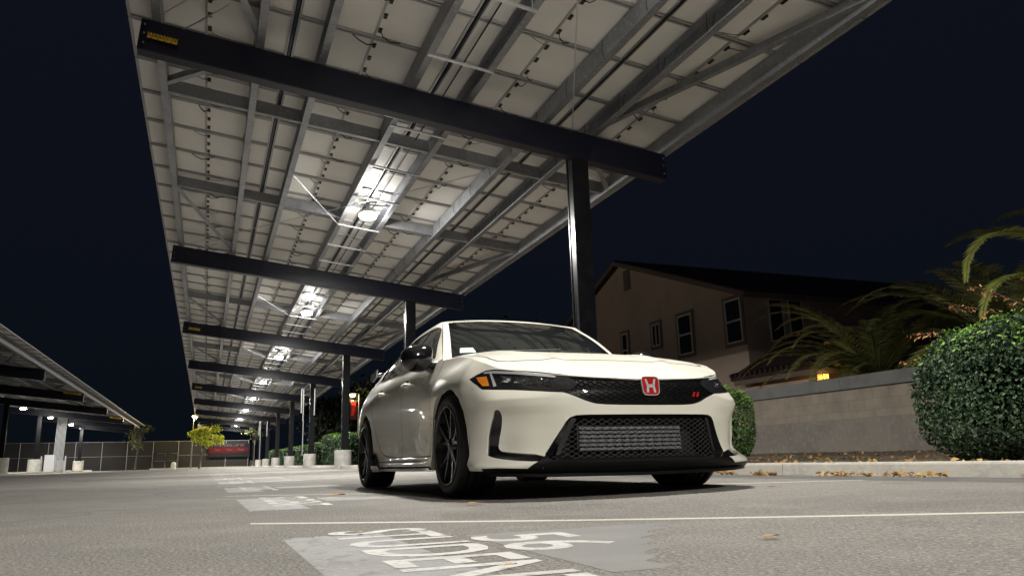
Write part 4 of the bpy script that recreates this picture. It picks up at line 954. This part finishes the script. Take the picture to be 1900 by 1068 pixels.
# ---- headlights
for sg in (1,-1):
    hp=[(sg*a,b) for a,b in HLP]; hl=cdt_patch(dens(hp,.02),[],.03,.02,S,'headlight',M['lamp_in'],car,off=-.003)
    m=MB(); wall_strip(m,S,dens(hp,.02),-.003,-.024); m.build('lamp_edge',M['gloss'],hl)
    cdt_patch(dens([(sg*a,b) for a,b in ((1.158,.712),(1.072,.711),(1.018,.650),(1.075,.652),(1.12,.680))],.02),[],.03,.02,S,'turn_signal',M['amber'],hl,off=.0005)
    cdt_patch(dens([(sg*a,b) for a,b in ((1.054,.727),(1.034,.727),(.960,.645),(.980,.640))],.02),[],.03,.02,S,'light_tube',M['drl'],hl,off=.0008)
    cdt_patch(dens([(sg*a,b) for a,b in ((1.10,.742),(1.03,.742),(.86,.727),(.66,.703),(.575,.690),(.55,.682),(.56,.676),(.66,.688),(.86,.711),(1.03,.727),(1.11,.730))],.02),[],.03,.02,S,'light_bar',M['drl'],hl,off=.0008)
    # reflector modules seen through the smoked lens
    for i,(a,b,wd) in enumerate(((.90,.680,.060),(.80,.668,.055),(.70,.658,.055),(.61,.648,.045))):
        cdt_patch(dens([(sg*(a+wd*.6),b+.022),(sg*(a-wd*.6),b+.016),(sg*(a-wd*.6),b-.020),(sg*(a+wd*.6),b-.018)],.02),[],.03,.02,S,'reflector_glint',M['refl'] if 'refl' in M else M.setdefault('refl',mat('reflector_facets',(.018,.018,.019),.12,metal=.0,bump=(140,1.0,.03))),hl,off=.0004)
for hl in [o for o in car.children if o.name.startswith('headlight')]:
    sg=1 if sum(v.co.y for v in hl.data.vertices)<0 else -1
    for (ca,cb,ra,rb,n) in ((.905,.680,.045,.026,26),(.70,.662,.10,.022,46)):  # tiny chrome specks added to make the headlight sparkle, no real lamp part
        m=MB()
        for i in range(n):
            u=ca+random.uniform(-ra,ra); z=cb+random.uniform(-rb,rb); P,N=nrm_fn(S,[(sg*u,z)]); p=Vector(P[0])+Vector(N[0])*.0006
            nn=(Vector(N[0])+Vector((random.uniform(-.7,.7),random.uniform(-.7,.7),random.uniform(-.2,.9)))).normalized(); a=nn.orthogonal().normalized(); b=nn.cross(a); r_=random.uniform(.0012,.0032)
            m.add([p+a*r_,p+b*r_,p-a*r_,p-b*r_],[(0,1,2,3)])
        m.build('reflector_glint',M['glint'] if 'glint' in M else M.setdefault('glint',mat('glint_facets',(.75,.75,.75),.18,metal=1)),hl)
# ---- lower intake
m=MB(); ip=dens(dedupe(intake),.03); wall_strip(m,S,ip,-.0,-.16); m.build('intake_duct',M['matte'],car)
cdt_patch([(a*1.02,b) for a,b in dens([(-.66,.19),(.66,.19),(.53,.47),(-.53,.47)],.05)],[],.06,.05,S,'intake_back',M['dark'],car,off=-.17)
mi_=[(.0,.440),(.40,.440),(.455,.430),(.475,.405),(.555,.262),(.545,.222),(.4,.207),(0,.203)]; mi_=mi_+[(-a,b) for a,b in mi_[::-1][1:-1]]
m=MB(); hexmesh(m,S,mi_,.054,.0135,.0026,-.030,.003); ms=m.build('mesh_grille',M['wire'] if 'wire' in M else M.setdefault('wire',mat('grille_wire',(.030,.030,.030),.35)),car)
for sg in (1,-1):
    fr=[(sg*.572,.245),(sg*.545,.245),(sg*.462,.41),(sg*.445,.432),(sg*.470,.445),(sg*.492,.42)]
    cdt_patch(dens(fr,.03),[],.04,.03,S,'intake_frame',M['matte'],car,off=-.022)
    cdt_patch(dens([(sg*.63,.245),(sg*.572,.245),(sg*.492,.42),(sg*.502,.425)],.03),[],.04,.03,S,'intake_side_duct',M['gloss'],car,off=-.07)
# intercooler
m=MB(); m.box(.775,.79,-.40,.30,.268,.405,0)
for i in range(6):
    m.add([(.812,-.39,.262+i*.0235),(.812,.29,.262+i*.0235),(.797,.29,.277+i*.0235),(.797,-.39,.277+i*.0235)],[(0,1,2,3)],1)
m.build('intercooler',[M['matte'],M['icool']],car)
# ---- corner vents and splitter
for sg in (1,-1):
    v=rnd([(sg*a,b) for a,b in VNT],1); v2=[(sg*.96+(a-sg*.96)*1.03,b) for a,b in v]
    cdt_patch(dens(v2,.02),[],.03,.02,S,'corner_vent',M['gloss'],car,off=-.016)
def Ssp(u,z): return S(u,z)
sp=[(-.985,.150),(-.66,.128),(0,.122),(.66,.128),(.985,.150),(.99,.176),(.90,.178),(.74,.172),(.70,.196),(.66,.216),(.636,.240),(.585,.208),(.4,.198),(-.4,.198),(-.585,.208),(-.636,.240),(-.66,.216),(-.70,.196),(-.74,.172),(-.90,.178),(-.99,.176)]
cdt_patch(dens(sp,.03),[],.04,.02,S,'front_splitter',M['satin'],car,off=.004)
q=dens([(-.96,.150),(-.66,.140),(0,.134),(.66,.140),(.96,.150)],.04,False); P,N=nrm_fn(S,q); N[:,2]=0; N/=np.linalg.norm(N,axis=1)[:,None]
m=MB(); ft=np.array([min(1,(.96-abs(a[0]))/.2+.1) for a in q])[:,None]; A=P+N*.022*ft; B=P-N*.14; A2=A.copy(); A2[:,2]-=.018; B2=B.copy(); B2[:,2]=.125
m.grid([B.tolist(),A.tolist()],0,False); m.grid([A.tolist(),A2.tolist()],0,False); m.grid([A2.tolist(),B2.tolist()],0,False); m.build('splitter_lip',M['satin'],car)
# underbody and wheel houses
m=MB(); m.box(-3.45,.62,-.60,.60,.155,.30); m.box(-2.33,-.40,-.86,.86,.185,.30); m.box(-3.5,-3.1,-.80,.80,.24,.5); m.box(.30,.74,-.66,.66,.14,.22); m.box(-3.4,.5,-.60,.60,.30,.62); m.box(-3.12,-2.33,-.62,.62,.62,.72); m.box(-.36,.40,-.62,.62,.60,.70)
m.build('underbody',M['dark'],car)
for xw,rr in ((0.02,.40),(-2.735,.40)):
    for s in (-1,1):
        m=MB(); P=[[(xw+rr*math.cos(t),s*yy,.32+rr*.93*math.sin(t)) for t in np.linspace(-.35,PI+.35,26)] for yy in (.60,.925)]; m.grid(P); m.grid([[(xw+rr*math.cos(t)*k,s*.60,.32+rr*.93*math.sin(t)*k) for t in np.linspace(-.35,PI+.35,26)] for k in (0.01,1)]); m.build('wheel_house',M['dark'],car)
# ---- shut lines, doors
def rt(sg,pl): return [(sg*a,b) for a,b in pl]
for sg in (1,-1):
    uF=ua(-.46); uM=ua(-1.40); uR=ua(-2.30)
    zt=lambda u: float(ztop(abs(u)))-.004
    line_strip(S,rt(sg,[(uF,zt(uF)),(ua(-.43),.70),(ua(-.42),.28),(ua(-.45),.262),(ua(-.6),.258),(uM,.262),(ua(-1.9),.272),(ua(-2.03),.29),(ua(-2.13),.33),(ua(-2.22),.42),(ua(-2.30),.55),(ua(-2.40),.68),(ua(-2.42),.78),(ua(-2.36),zt(uR))]),.007,.0008,'door_gap',M['shut'],car)
    line_strip(S,rt(sg,[(uM,zt(uM)),(uM,.262)]),.006,.0008,'door_gap',M['shut'],car)
    line_strip(S,rt(sg,[(ua(-.36),.235),(ua(-1.3),.225),(ua(-2.3),.232)]),.004,.0008,'sill_line',M['shut'],car)
    # handles
    for xh in (-1.26,-2.13):
        P=S([sg*ua(xh)],[.822])[0]; y=P[1]; m=MB(); so=-1 if sg>0 else 1
        m.tube([(xh-.095,y-so*.004,.826),(xh-.08,y+so*.024,.828),(xh,y+so*.030,.828),(xh+.07,y+so*.024,.826),(xh+.085,y-so*.004,.824)],[.012,.013,.013,.013,.012],8); 
        o=m.build('door_handle',M['cpaint'],car)
        m=MB(); m.lathe([(.0,0),(.05,0.002),(.055,.0)],20,(xh,y+so*.001,.815),'y'); m.build('handle_recess',M['shut'],o)
    # fender vent slats behind the front wheel
    for i in range(6):
        z=.30+i*.042; line_strip(S,rt(sg,[(ua(-.352),z),(ua(-.385),z)]),.005,.001,'vent_slat',M['shut'],car,h=.01)
    # side skirt
    q=dens(rt(sg,[(ua(-.36),.180),(ua(-1.3),.176),(ua(-2.34),.176)]),.05,False); P,N=nrm_fn(S,q); N[:,2]=0
    A=P+N*.016; B=A.copy(); B[:,2]-=.022; Cc=P-N*.03; D=P-N*.03; D[:,2]-=.02; Cc[:,2]+=.014
    m=MB(); m.grid([Cc.tolist(),A.tolist(),B.tolist(),D.tolist()],0,False); m.build('side_skirt',M['gloss'],car)
    cdt_patch(dens(rt(sg,[(ua(-2.06),.160),(ua(-2.34),.160),(ua(-2.35),.30),(ua(-2.31),.315),(ua(-2.26),.30),(ua(-2.18),.22)]),.03),[],.04,.03,S,'skirt_fin',M['gloss'],car,off=.022)
    m=MB(); wall_strip(m,S,dens(rt(sg,[(ua(-2.06),.160),(ua(-2.34),.160),(ua(-2.35),.30),(ua(-2.31),.315),(ua(-2.26),.30),(ua(-2.18),.22)]),.03),.022,-.01); m.build('skirt_fin_edge',M['gloss'],car)
    # tail lamp
    cdt_patch(dens(rt(sg,[(ua(-3.28),.86),(ua(-3.30),.80),(_U[19],.80),(_U[19],.87)]),.03),[],.05,.03,S,'tail_lamp',M['redglass'],car,off=.004)
# ---- hood and fender tops
def Hf(x,y): return np.stack([x,y,H(x,y)],-1)
ue=ua(-.60); rim=[(float(S([a],[float(ztop(a))])[0][0]),float(S([a],[float(ztop(a))])[0][1])) for a in np.linspace(.004,ue,70)]
back=[(-.60,-.70),(-.56,-.55),(-.50,-.38),(-.455,-.18),(-.44,0)]
hb=rim+[rim[-1]]; hb=rim+dens(back,.05,False)+[(a,-b) for a,b in dens(back,.05,False)[::-1][1:]]+[(a,-b) for a,b in rim[::-1]]
hb=dedupe(hb)
def Hfs(x,y):
    x=np.asarray(x,float)
    return np.stack([x,y,H(x,y)],-1)
cdt_patch(hb,[],.035,.035,Hfs,'hood',M['cpaint'],car)
hs_=[(-.56,-.745),(-.28,-.768),(.20,-.775),(.36,-.765),(.44,-.74),(.475,-.68),(.495,-.50),(.495,-.25),(.48,0)]
line_strip(Hfs,hs_+[(a,-b) for a,b in hs_[::-1][1:]],.012,.0012,'hood_gap',M['shut'],car)
# ---- greenhouse
_rx=[-3.45,-3.10,-2.80,-2.40,-2.0,-1.5,-1.17,-.90,-.64]
_ry=[.690,.655,.620,.588,.578,.578,.590,.668,.742]
_rz=[1.00,1.085,1.195,1.315,1.365,1.372,1.338,1.170,.968]
def rail(x): return herm(_rx,_ry,x),herm(_rx,_rz,x)
_bx=-np.array([0.0]); _bu=np.array([ua(v) for v in np.linspace(-.60,-3.25,60)]); _bP=S(_bu,ztop(_bu))
def belt(x): return np.interp(-x,-_bP[:,0],-_bP[:,1]),np.interp(-x,-_bP[:,0],_bP[:,2])
def side(sg):
    def G(x,z):
        yb,zb=belt(x); yr,zr=rail(x); t=(z-zb)/np.maximum(zr-zb,.02); tt=np.clip(t,-.2,1.15)
        y=yb+(yr-yb)*tt+.030*np.sin(PI*np.clip(tt,0,1))*np.clip((zr-zb)*4,0,1)
        return np.stack([x,-sg*y,z],-1)
    return G
bx=np.linspace(-.655,-3.24,60); up=[(float(x),float(rail(x)[1])) for x in bx]; lo=[(float(x),float(belt(x)[1])) for x in bx]
so=dedupe(lo+up[::-1])
WIN=[(-.74,.975),(-.79,1.02),(-.93,1.135),(-1.06,1.240),(-1.14,1.288),(-1.27,1.318),(-1.55,1.335),(-1.90,1.328),(-2.15,1.296),(-2.36,1.230),(-2.53,1.140),(-2.63,1.055),(-2.62,1.005),(-2.50,.990),(-1.8,.976),(-1.2,.968)]
WIN=[(x,z) for x,z in WIN]
for sg in (1,-1):
    G=side(sg); w_=rnd(WIN,1)
    cdt_patch(dens(so,.04),[dens(w_,.03)],.045,.04,G,'cabin_side',M['cpaint'],car)
    m=MB(); wall_strip(m,G,dens(w_,.03),.0015,-.02); 
    inner=[(-1.7+(x+1.7)*.984,1.14+(z-1.14)*.94) for x,z in w_]
    tr=cdt_patch(dens(w_,.03),[dens(inner,.03)],.05,.05,G,'window_trim',M['gloss'],car,off=.002); m.build('trim_edge',M['gloss'],tr)
    sw=cdt_patch(dens(inner,.03),[],.06,.05,G,'side_window',M['glass'],car,off=-.006)
    cdt_patch(dens([(-1.47,.96),(-1.40,.96),(-1.47,1.33),(-1.52,1.33)],.04),[],.05,.05,G,'door_pillar',M['gloss'],car,off=-.003)
    cdt_patch(dens([(-2.30,.96),(-2.26,.96),(-2.20,1.30),(-2.24,1.30)],.04),[],.05,.05,G,'door_pillar',M['gloss'],car,off=-.003)
    line_strip(G,[(-.86,.978),(-1.8,.973),(-2.6,.995)],.010,.004,'belt_strip',M['gloss'],car)
# roof and hatch as one height field
def roofz(x,y):
    yr,zr=rail(x); zc=herm([-3.5,-3.1,-2.7,-2.3,-1.9,-1.5,-1.25,-1.0],[1.04,1.15,1.275,1.365,1.402,1.404,1.385,1.34],x); s=np.clip(np.abs(y)/yr,0,1.1); return zc-(zc-zr)*s**2.6
def RF(x,y): return np.stack([x,y,roofz(x,y)],-1)
rxs=np.linspace(-1.17,-3.24,50); rr=[(float(x),-float(rail(x)[0])) for x in rxs]
frnt=[(-1.17,-.590),(-1.20,-.45),(-1.235,-.25),(-1.245,0)]
rp_=dedupe(dens(frnt,.05,False)[::-1]+rr+[(a,-b) for a,b in rr[::-1]]+[(a,-b) for a,b in dens(frnt,.05,False)])
hat=[(-2.50,-.53),(-3.15,-.59),(-3.20,0),(-3.15,.59),(-2.50,.53),(-2.46,0)]
cdt_patch(dens(rp_,.05),[dens(hat,.04)],.05,.05,RF,'roof',M['cpaint'],car)
cdt_patch(dens(hat,.04),[],.06,.06,RF,'rear_window',M['glass'],car,off=-.002)
# roof ditch
# windshield
def WS(s,t):
    s=np.asarray(s,float); t=np.asarray(t,float)
    ye=herm([0,.48,1],[.742,.668,.590],t); xe=-.64-.53*t; ze=herm([0,.48,1],[.968,1.170,1.338],t)
    xc=-.43-.815*t; zc=.985+.400*t+.035*np.sin(PI*np.clip(t,0,1)); q=1-np.abs(s)**2.2
    return np.stack([xe+(xc-xe)*q,s*ye,ze+(zc-ze)*q],-1)
wo=dens([(-.955,-.05),(.955,-.05),(.955,.985),(-.955,.985)],.06)
wi=rnd([(-.915,.02),(.915,.02),(.90,.93),(.55,.945),(-.55,.945),(-.90,.93)],1)
cdt_patch(wo,[],.06,.06,WS,'windshield',M['glass'],car)
cdt_patch(wo,[dens(wi,.06)],.06,.06,WS,'windshield_border',M['gloss'],car,off=.001)
for sg in (-1,1):
    cdt_patch(dens([(sg*.952,-.03),(sg*1.03,-.03),(sg*1.03,1.02),(sg*.952,1.0)],.06),[],.03,.06,WS,'windshield_pillar',M['cpaint'],car,off=.003)
cdt_patch(dens([(-.95,.975),(.95,.975),(1.0,1.03),(-1.0,1.03)],.06),[],.06,.03,WS,'roof_header',M['cpaint'],car,off=.001)
# permit on the glass, wipers, cowl
m=MB(); cdt_patch(dens([(-.875,.085),(-.72,.075),(-.74,.17),(-.865,.185)],.05),[],.06,.05,WS,'paper_permit',mat('permit_paper',(.50,.72,.66),.6),car,off=.004)
cdt_patch(dens([(-.86,.128),(-.745,.118),(-.748,.132),(-.858,.142)],.05),[],.06,.05,WS,'permit_stripe',mat('permit_stripe',(.75,.82,.78),.6),car,off=.006)
m=MB(); m.tube([tuple(WS(np.array([-.6]),np.array([.02]))[0]+np.array([.03,0,.02])),tuple(WS(np.array([.15]),np.array([.05]))[0]+np.array([.03,0,.02]))],.008,6); m.build('wiper',M['matte'],car)
m=MB(); m.tube([tuple(WS(np.array([.1]),np.array([.02]))[0]+np.array([.03,0,.02])),tuple(WS(np.array([.72]),np.array([.06]))[0]+np.array([.03,0,.02]))],.008,6); m.build('wiper',M['matte'],car)
cwl=[[(-.42+.0,y,.955) for y in np.linspace(-.70,.70,9)],[(-.80,y,.975) for y in np.linspace(-.70,.70,9)]]
m=MB(); m.grid(cwl); m.build('cowl',M['matte'],car)
# interior hint: seat headrests and wheel are hidden by reflections, a dark cabin block
m=MB(); m.box(-2.6,-1.0,-.55,.55,.70,.98); m.build('cabin_interior',M['dark'],car)
# ---- mirrors
for s in (-1,1):
    rt_=empty('side_mirror',(0,0,0)); rt_.parent=car; 
    c=(-.64,s*.972,.962); m=MB(); rows=[]
    for i in range(13):
        th=-PI/2+PI*i/12; row=[]
        for j in range(25):
            ph=2*PI*j/24; e=.75
            f=lambda v:math.copysign(abs(v)**e,v)
            a=f(math.cos(th))*f(math.cos(ph)); b=f(math.cos(th))*f(math.sin(ph)); z=f(math.sin(th))
            # front is rounded, back is cut flat
            X=a*(.105 if a>0 else .035); Y=b*.118*(1+.10*z); Z=z*.100*(1-.12*b*s)
            row.append((c[0]+X,c[1]+Y,c[2]+Z-.012*b*s))
        rows.append(row)
    m.grid(rows); m.build('mirror_shell',M['gloss'],rt_,recalc=True)
    m=MB(); m.bar((c[0]-.037,c[1]-.10,c[2]),(c[0]-.037,c[1]+.10,c[2]),.005,.12); m.build('mirror_glass',M['chrome'],rt_)
    m=MB(); m.tube([(-.65,s*.94,.93),(-.64,s*.885,.905),(-.62,s*.835,.885)],[.035,.036,.048],10); m.build('mirror_arm',M['gloss'],rt_)
# ---- rear wing
wg=empty('rear_wing',(0,0,0)); wg.parent=car
prof=[(.16,0),(.10,.018),(0,.016),(-.10,-.002),(-.13,-.012),(0,-.004),(.10,-.006)]
m=MB(); rows=[[(-3.42+a,y,1.17+b-.03*(abs(y)/.7)**4) for a,b in prof+[prof[0]]] for y in np.linspace(-.70,.70,15)]; m.grid(rows); m.build('wing_blade',M['gloss'],wg,recalc=True)
for s in (-1,1):
    m=MB(); m.add([(-3.24,s*.705,1.19),(-3.56,s*.705,1.17),(-3.58,s*.705,1.10),(-3.46,s*.705,1.08),(-3.28,s*.705,1.12)]+[(-3.24,s*.72,1.19),(-3.56,s*.72,1.17),(-3.58,s*.72,1.10),(-3.46,s*.72,1.08),(-3.28,s*.72,1.12)],[(0,1,2,3,4),(9,8,7,6,5),(0,5,6,1),(1,6,7,2),(2,7,8,3),(3,8,9,4),(4,9,5,0)]); m.build('wing_end_plate',M['drl'],wg,recalc=True)
    m=MB(); m.bar((-3.42,s*.34,1.0),(-3.42,s*.36,1.165),.02,.13,up=(1,0,0)); m.build('wing_post',M['drl'],wg)
# ---- wheels
def wheel(x,y,s):
    r=empty('wheel',(x,y,.321)); r.parent=car
    R=.3235; w=.1325
    prof=[(.244,-w*.90),(.262,-w*.97),(.285,-w),(.305,-w*.95),(.3165,-w*.86),(R-.001,-w*.66)]
    gr_=[(R,-w*.62),(R,-w*.50),(R-.007,-w*.48),(R-.007,-w*.42),(R,-w*.40),(R,-w*.12),(R-.007,-w*.10),(R-.007,-w*.04),(R,-w*.02),(R,w*.26),(R-.007,w*.28),(R-.007,w*.34),(R,w*.36),(R,w*.62)]
    prof=prof+gr_+[(R-.001,w*.66),(.3165,w*.86),(.305,w*.95),(.285,w),(.262,w*.97),(.244,w*.90)]
    m=MB(); m.lathe(prof,64,(0,0,0),'y'); t=m.build('tyre',M['tyre'],r)
    m=MB(); so=s
    m.lathe([(.252,so*.128),(.250,so*.134),(.243,so*.134),(.238,so*.124),(.236,-so*.05),(.225,-so*.11),(.246,-so*.118)],64,(0,0,0),'y')
    m.lathe([(.0,-so*.02),(.17,-so*.02),(.17,so*.0),(.0,so*.0)],40,(0,0,0),'y',1)      # brake disc
    rim=m.build('rim',[M['rim'],M['disc'] if 'disc' in M else M.setdefault('disc',mat('brake_disc',(.06,.06,.06),.4,metal=.8))],r)
    m=MB(); yo=so*.108
    m.lathe([(0,yo+so*.004),(.028,yo+so*.004),(.034,yo),(.055,yo-so*.006),(.062,yo-so*.04)],28,(0,0,0),'y')
    for k in range(5):
        a0=2*PI*k/5+PI/2
        for d in (-1,1):
            # Y spokes: from hub split towards the rim
            pts=[]
            for (rr,da,yy,wd) in ((.045,d*.16,yo-so*.004,.026),(.11,d*.15,yo-so*.002,.019),(.165,d*.235,yo+so*.004,.016),(.243,d*.30,yo+so*.014,.017)):
                a=a0+da; pts.append((Vector((rr*math.cos(a),yy,rr*math.sin(a))),wd))
            V=[]
            for i,(p,wd) in enumerate(pts):
                q=pts[min(i+1,3)][0]-pts[max(i-1,0)][0]; q.normalize(); side_=q.cross(Vector((0,1,0))).normalized()
                V+=[p+side_*wd/2,p-side_*wd/2,p-side_*wd*.8-Vector((0,so*.030,0)),p+side_*wd*.8-Vector((0,so*.030,0))]
            F=[]
            for i in range(3):
                b=i*4
                for e in range(4): F.append((b+e,b+(e+1)%4,b+4+(e+1)%4,b+4+e))
            m.add(V,F,0)
    m.build('spokes',M['rim'],r,recalc=False)
    return r
for x in (0,-2.735):
    for s in (-1,1): wheel(x,s*.8125,s)
# tyre contact with the ground is at z = 0
